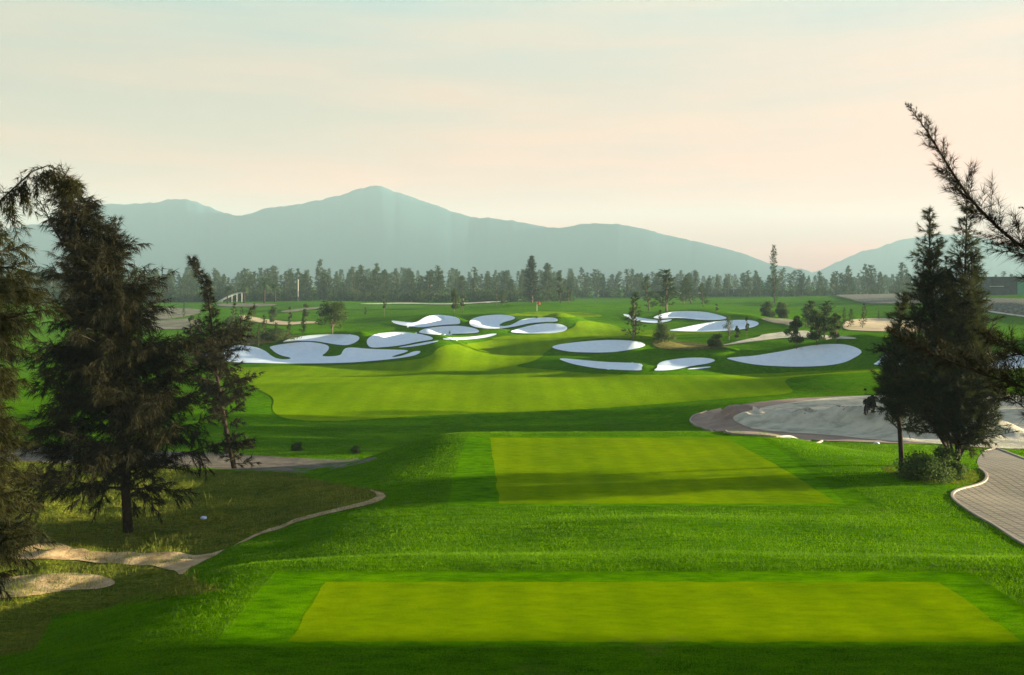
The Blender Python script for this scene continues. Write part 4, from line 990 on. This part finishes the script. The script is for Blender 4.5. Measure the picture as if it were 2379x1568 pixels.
# motorbike on the waste sand
g = hgt(2020, 962)
ro = tag(empty('motorbike', g, R(55), 1.0), 'dark motorbike parked on the pale waste sand left of the right hand trees', 'motorbike')
def wheel(x):
    mb = MB(); mb.torus((x, 0, .29), (0, 1, 0), .24, .055); w = mb.build('wheel', M['rubber'], ro)
    mb = MB(); mb.torus((x, 0, .29), (0, 1, 0), .17, .015, 16, 5)
    for q in range(6):
        a = q * math.pi / 3; mb.tube([(x, 0, .29), (x + .17 * math.cos(a), 0, .29 + .17 * math.sin(a))], .008, 4)
    mb.tube([(x, -.06, .29), (x, .06, .29)], .03, 8); mb.build('rim', M['steel'], w)
wheel(-.62); wheel(.62)
mb = MB(); mb.box((-.05, 0, .42), (.5, .24, .34)); mb.tube([(-.62, .08, .3), (-.1, .08, .45)], .025, 6); mb.tube([(-.62, -.08, .3), (-.1, -.08, .45)], .025, 6); mb.build('engine', M['black'], ro)
mb = MB(); mb.box((-.4, 0, .74), (.85, .26, .14), 0, .8); mb.build('seat', M['rubber'], ro)
mb = MB(); mb.box((.12, 0, .74), (.42, .30, .26), 0, .7); mb.build('tank', M['black'], ro)
mb = MB(); mb.box((.42, 0, .62), (.18, .46, .5), 0, .7); mb.build('leg_shield', M['black'], ro)
mb = MB(); mb.tube([(.62, .07, .3), (.42, .07, .9)], .022, 6); mb.tube([(.62, -.07, .3), (.42, -.07, .9)], .022, 6); mb.build('fork', M['steel'], ro)
mb = MB(); mb.tube([(.34, -.36, 1.0), (.42, -.1, .96), (.42, .1, .96), (.34, .36, 1.0)], .018, 6); mb.build('handlebar', M['black'], ro)
for s in (-1, 1):
    mb = MB(); mb.tube([(.4, s * .26, .98), (.38, s * .32, 1.2)], .008, 4); mb.box((.38, s * .32, 1.24), (.03, .14, .10)); mb.build('mirror', M['black'], ro)
mb = MB(); mb.tube([(.5, 0, .86), (.6, 0, .86)], [.08, .10], 10); mb.build('headlight', M['steel'], ro)
mb = MB(); mb.box((-.75, 0, .62), (.34, .16, .05)); mb.build('mudguard', M['black'], ro)
mb = MB(); mb.tube([(.1, -.12, .25), (-.6, -.18, .33)], [.03, .05], 8); mb.build('exhaust', M['steel'], ro)
mb = MB(); mb.tube([(-.1, .1, .3), (-.15, .28, 0.0)], .012, 5); mb.build('kickstand', M['steel'], ro)

def rock(name, px, py, s, mat, label, cat, seed):
    g = hgt(px, py); bm = bmesh.new(); bmesh.ops.create_icosphere(bm, subdivisions=2, radius=s); rr = random.Random(seed)
    for v in bm.verts: v.co *= rr.uniform(.75, 1.1); v.co.z *= .5
    me = bpy.data.meshes.new(name); bm.to_mesh(me); bm.free(); me.materials.append(mat); o = bpy.data.objects.new(name, me); col.objects.link(o)
    o.location = (g[0], g[1], g[2] + s * .2); tag(o, label, cat); return o
rock('stone', 2036, 1031, .14, M['stone'], 'single white stone where lawn meets the brick path', 'stone', 1)
rock('plastic_litter', 473, 1205, .10, M['litter'], 'pale blue plastic scrap lying in the dark scrub', 'litter', 2)

# ------------------------------------------------------------------ grass blades near the eye (stuff)
def blades(name, n, ylo, yhi, h0, h1, w, mat, mask, lean=.5, seed=1, clump=None):
    rg = np.random.default_rng(seed)
    px = rg.uniform(-260, 2640, n); Y = np.exp(rg.uniform(math.log(ylo), math.log(yhi), n)); X = (px - CX) / F * Y
    m = mask(X, Y)
    if clump is not None: m &= (vnoise(X / clump, Y / clump, seed + 50) + .5 + .35 * vnoise(X / (clump * .3), Y / (clump * .3), seed + 51)) > rg.random(n) * .9
    X = X[m]; Y = Y[m]; z = H0(X, Y) ; n = len(X)
    D = unit(np.stack([rg.normal(size=n) * lean, rg.normal(size=n) * lean, np.ones(n)], 1))
    hh = rg.uniform(h0, h1, n) * (.55 + .6 * (vnoise(X / .6, Y / .6, seed + 9) + .5) + .7 * (vnoise(X / .45, Y / .14, seed + 10) + .5)); ww = w * np.clip(Y / 15, .8, 3)
    V = needle_tris(np.stack([X, Y, z - .005], 1), D, hh, ww * rg.uniform(.6, 1.2, n), rg)
    o = mesh_obj(name, V, np.arange(len(V)).reshape(-1, 3), mat); tag(o, kind='stuff'); return o
SC = cast(np.array(SCRUB, float), H0)[:, :2]
PW = cast(np.array(PATH, float), H0)[:, :2]
WS = cast(np.array(Z7((145,295),(300,210),(700,135),(1300,80),(2300,48),(3400,40),(3400,540),(2300,515),(1400,485),(700,430),(230,350))), H0)[:, :2]
TR = cast(np.array([(-400,1262),(40,1272),(130,1258),(300,1285),(480,1290),(600,1245),(440,1322),(420,1340),(280,1312),(40,1302),(-400,1296)], float), H0)[:, :2]
SP = cast(np.array([(-200,1350),(0,1345),(200,1330),(280,1352),(150,1372),(60,1390),(-200,1400)], float), H0)[:, :2]
DR = cast(np.array([(-400,1035),(300,1045),(560,1056),(700,1065),(890,1060),(780,1088),(720,1099),(455,1086),(0,1070),(-400,1065)], float), H0)[:, :2]
def in_tee(X, Y): return ((X > -4.05) & (X < 7.85) & (Y > 13.6) & (Y < 17.05)) | ((X > -1.75) & (X < 9.9) & (Y > 26.5) & (Y < 38.5))
def lawn_mask(X, Y): return ~(in_tee(X, Y) | inside(X, Y, SC) | inside(X, Y, PW) | inside(X, Y, WS) | inside(X, Y, DR))
def scrub_mask(X, Y): return inside(X, Y, SC) & (~inside(X, Y, TR) | (vnoise(X / .5, Y / .5, 90) > .12)) & ~inside(X, Y, DR)
blades('rough_grass', 620000, 9, 62, .022, .055, .009, M['blade'], lawn_mask, .55, 1)
blades('scrub_grass', 300000, 12, 45, .03, .11, .010, M['weed'], scrub_mask, .5, 2, 1.1)
def tee_mask(X, Y): return ((X > -4.05) & (X < 7.85) & (Y > 13.6) & (Y < 17.05)) | ((X > -1.7) & (X < 9.2) & (Y > 26.6) & (Y < 38.4))
blades('tee_grass', 260000, 13, 39, .006, .014, .010, M['teeblade'], tee_mask, .9, 6)
blades('scrub_grass', 22000, 12, 45, .08, .24, .010, M['weed'], scrub_mask, .35, 3, .8)

# ------------------------------------------------------------------ off-frame trees on the right that shade the lawns
def shade_tree(X, Y, h, w, label, seed_i=2):
    o = place(FC[seed_i], (X, Y, hz(X, Y) - .1), X, (w, w, h / 10), label, 'tree', 'trees outside the right edge'); return o

for i, (X, Y, h, w_) in enumerate([(54, 84.5, 12.5, 1.5), (55, 81, 13, 1.7), (53.5, 77.5, 12, 1.6), (55, 74, 13, 1.7), (54, 70.5, 12.5, 1.6), (55, 67.5, 12, 1.6), (60, 79, 13, 1.7), (60, 72, 13, 1.7)]):
    shade_tree(X, Y - 7, h, w_, 'dense tree in the row outside the right edge that shades the near fairway', 4 if i % 2 else 6)
zt = 4 + 3.5  # unseen roof on columns, added only to throw shade across the foreground grass
ro = tag(empty('pavilion', (35, 14.8, hz(35, 14.8))), 'unseen flat roof on columns added outside the right edge to shade the foreground grass', 'building')
part_box('roof', M['roofpale'], ro, ((0, 0, zt - ro.location.z + .15), (28, 12, .3)))
for x in (-8, 0, 8):
    for y in (-2.5, 1.0): part_box('column', M['white'], ro, ((x, y, (zt - ro.location.z) / 2), (.22, .22, zt - ro.location.z + .2)))

# ------------------------------------------------------------------ mountains
def ridge(name, pts, Y, depth, seed, mat, label):
    pts = np.array(pts, float); xs = np.linspace(pts[0, 0], pts[-1, 0], 420)
    ys = np.interp(xs, pts[:, 0], pts[:, 1]);
    kx = np.ones(5) / 5; ys = np.convolve(np.pad(ys, 2, 'edge'), kx, 'valid')
    X = (xs - CX) / F * Y; hz_ = CZ + (HY - ys) / F * Y
    nrow = 44; V = []
    for j in range(nrow):
        t = j / (nrow - 1)          # 0 foot near, .5 crest, 1 far foot
        if t <= .5: q = t * 2; prof = q ** 1.25
        else: q = (1 - t) * 2; prof = q ** 1.1
        yy = Y - depth * .5 + depth * t
        amp = (1 - abs(2 * t - 1)) * (1 if t != .5 else 0)
        n1 = vnoise(X / 150 + yy / 210, np.full_like(X, yy / 260), seed) + .5 * vnoise(X / 55 - yy / 120, np.full_like(X, yy / 90), seed + 1) + .25 * vnoise(X / 22, np.full_like(X, yy / 30), seed + 2)
        edge = 1 - np.abs(2 * t - 1)
        bump = n1 * (hz_ * .015) * (4 * prof * (1 - prof))
        crest = (vnoise(X / 14, np.full_like(X, .5), seed + 4) * 5 + vnoise(X / 5, np.full_like(X, .5), seed + 5) * 2.0) * prof
        z = np.minimum(hz_ * prof + bump, hz_ * (.985 if t < .5 else 1)) if t != .5 else hz_
        V.append(np.stack([X * (yy / Y), np.full_like(X, yy), z + crest - 3], 1))
    # crest row exactly
    V = np.array(V); n = len(xs); idx = np.arange(nrow * n).reshape(nrow, n)
    f = np.stack([idx[:-1, :-1], idx[:-1, 1:], idx[1:, 1:], idx[1:, :-1]], -1).reshape(-1, 4)
    o = mesh_obj(name, V.reshape(-1, 3), f, mat, smooth=True); tag(o, label, kind='structure'); return o
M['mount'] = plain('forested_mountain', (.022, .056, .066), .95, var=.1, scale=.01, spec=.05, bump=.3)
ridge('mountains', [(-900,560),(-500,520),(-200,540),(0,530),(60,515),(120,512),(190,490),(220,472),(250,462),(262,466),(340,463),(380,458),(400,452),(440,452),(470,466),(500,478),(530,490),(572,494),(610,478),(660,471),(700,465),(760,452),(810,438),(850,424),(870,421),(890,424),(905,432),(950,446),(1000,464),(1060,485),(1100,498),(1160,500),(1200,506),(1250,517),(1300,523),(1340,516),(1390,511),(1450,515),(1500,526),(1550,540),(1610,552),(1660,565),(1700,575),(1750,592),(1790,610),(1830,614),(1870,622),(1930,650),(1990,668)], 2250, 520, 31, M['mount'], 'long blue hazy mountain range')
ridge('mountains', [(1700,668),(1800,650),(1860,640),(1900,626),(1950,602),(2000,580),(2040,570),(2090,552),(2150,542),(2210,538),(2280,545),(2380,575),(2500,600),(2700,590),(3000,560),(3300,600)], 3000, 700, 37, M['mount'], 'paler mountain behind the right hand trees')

# ------------------------------------------------------------------ haze
hb = MB(); ztop = 265
hb.box((0, 1720, (ztop - 12) / 2), (9000, 4000, ztop + 12))
haze = hb.build('haze', bpy.data.materials.new('haze')); tag(haze, kind='stuff')
hm = haze.data.materials[0]; hm.use_nodes = True; nt = hm.node_tree; nt.nodes.clear()
out = nt.nodes.new('ShaderNodeOutputMaterial'); pv = nt.nodes.new('ShaderNodeVolumePrincipled')
pv.inputs['Color'].default_value = (.35, .53, .60, 1); pv.inputs['Density'].default_value = .00033; pv.inputs['Anisotropy'].default_value = 0.0
nt.links.new(pv.outputs[0], out.inputs['Volume'])

# ------------------------------------------------------------------ sky and sun
w = bpy.data.worlds.new('World'); scene.world = w; w.use_nodes = True; nt = w.node_tree; nt.nodes.clear()
out = nt.nodes.new('ShaderNodeOutputWorld'); sky = nt.nodes.new('ShaderNodeTexSky'); sky.sky_type = 'NISHITA'; sky.sun_disc = False
sky.sun_elevation = SUN_EL; sky.sun_rotation = math.pi / 2 - SUN_AZ
bg = nt.nodes.new('ShaderNodeBackground'); bg.inputs[1].default_value = .05; nt.links.new(sky.outputs[0], bg.inputs[0])
# thin bright cloud veil over the sky
tc = nt.nodes.new('ShaderNodeTexCoord'); sp = nt.nodes.new('ShaderNodeSeparateXYZ'); nt.links.new(tc.outputs['Generated'], sp.inputs[0])
veil = ramp(nt, sp.outputs['Z'], [(0.0, (1.7, .26, .22)), (.09, (1.6, .44, .32)), (.16, (1.26, .70, .52)), (.27, (.97, .88, .74)), (.5, (.46, .60, .84)), (1.0, (.18, .28, .50))])
veilL = ramp(nt, sp.outputs['Z'], [(0.0, (.90, .16, .08)), (.09, (.84, .26, .14)), (.15, (.74, .44, .29)), (.27, (.57, .64, .54)), (.5, (.42, .56, .78)), (1.0, (.18, .28, .50))])
mr = nt.nodes.new('ShaderNodeMapRange'); mr.inputs['From Min'].default_value = -.5; mr.inputs['From Max'].default_value = .5; nt.links.new(sp.outputs['X'], mr.inputs[0])
c = mixc(nt, mr.outputs[0], veilL, veil)
mp = nt.nodes.new('ShaderNodeMapping'); mp.inputs['Scale'].default_value = (1.4, 1.4, 13); mp.inputs['Rotation'].default_value = (0, R(4), 0); nt.links.new(tc.outputs['Generated'], mp.inputs[0])
n1 = noise(nt, mp.outputs[0], 2.2, 6, .55)
c = mixc(nt, 1.0, c, ramp(nt, n1, [(.36, (.86, .97, 1.03)), (.5, (1.0, 1.0, 1.0)), (.64, (1.16, 1.03, .96))]), 'MULTIPLY')
bv = nt.nodes.new('ShaderNodeBackground'); nt.links.new(c, bv.inputs[0]); bv.inputs[1].default_value = .090
ad = nt.nodes.new('ShaderNodeMixShader'); ad.inputs[0].default_value = .92; nt.links.new(bg.outputs[0], ad.inputs[1]); nt.links.new(bv.outputs[0], ad.inputs[2]); nt.links.new(ad.outputs[0], out.inputs[0])

sd = bpy.data.lights.new('sun', 'SUN'); sd.energy = 5.0; sd.angle = R(.5); sd.color = (1, .86, .60)
so = bpy.data.objects.new('sun', sd); col.objects.link(so); so.rotation_euler = SUNV.to_track_quat('Z', 'Y').to_euler(); so.location = (40, 10, 30)

scene.view_settings.view_transform = 'Standard'; scene.view_settings.look = 'None'; scene.view_settings.gamma = 1; scene.view_settings.exposure = 3.2
scene.cycles.use_denoising = True
scene.cycles.max_bounces = 6; scene.cycles.diffuse_bounces = 2; scene.cycles.transmission_bounces = 3; scene.cycles.volume_bounces = 0; scene.cycles.transparent_max_bounces = 6
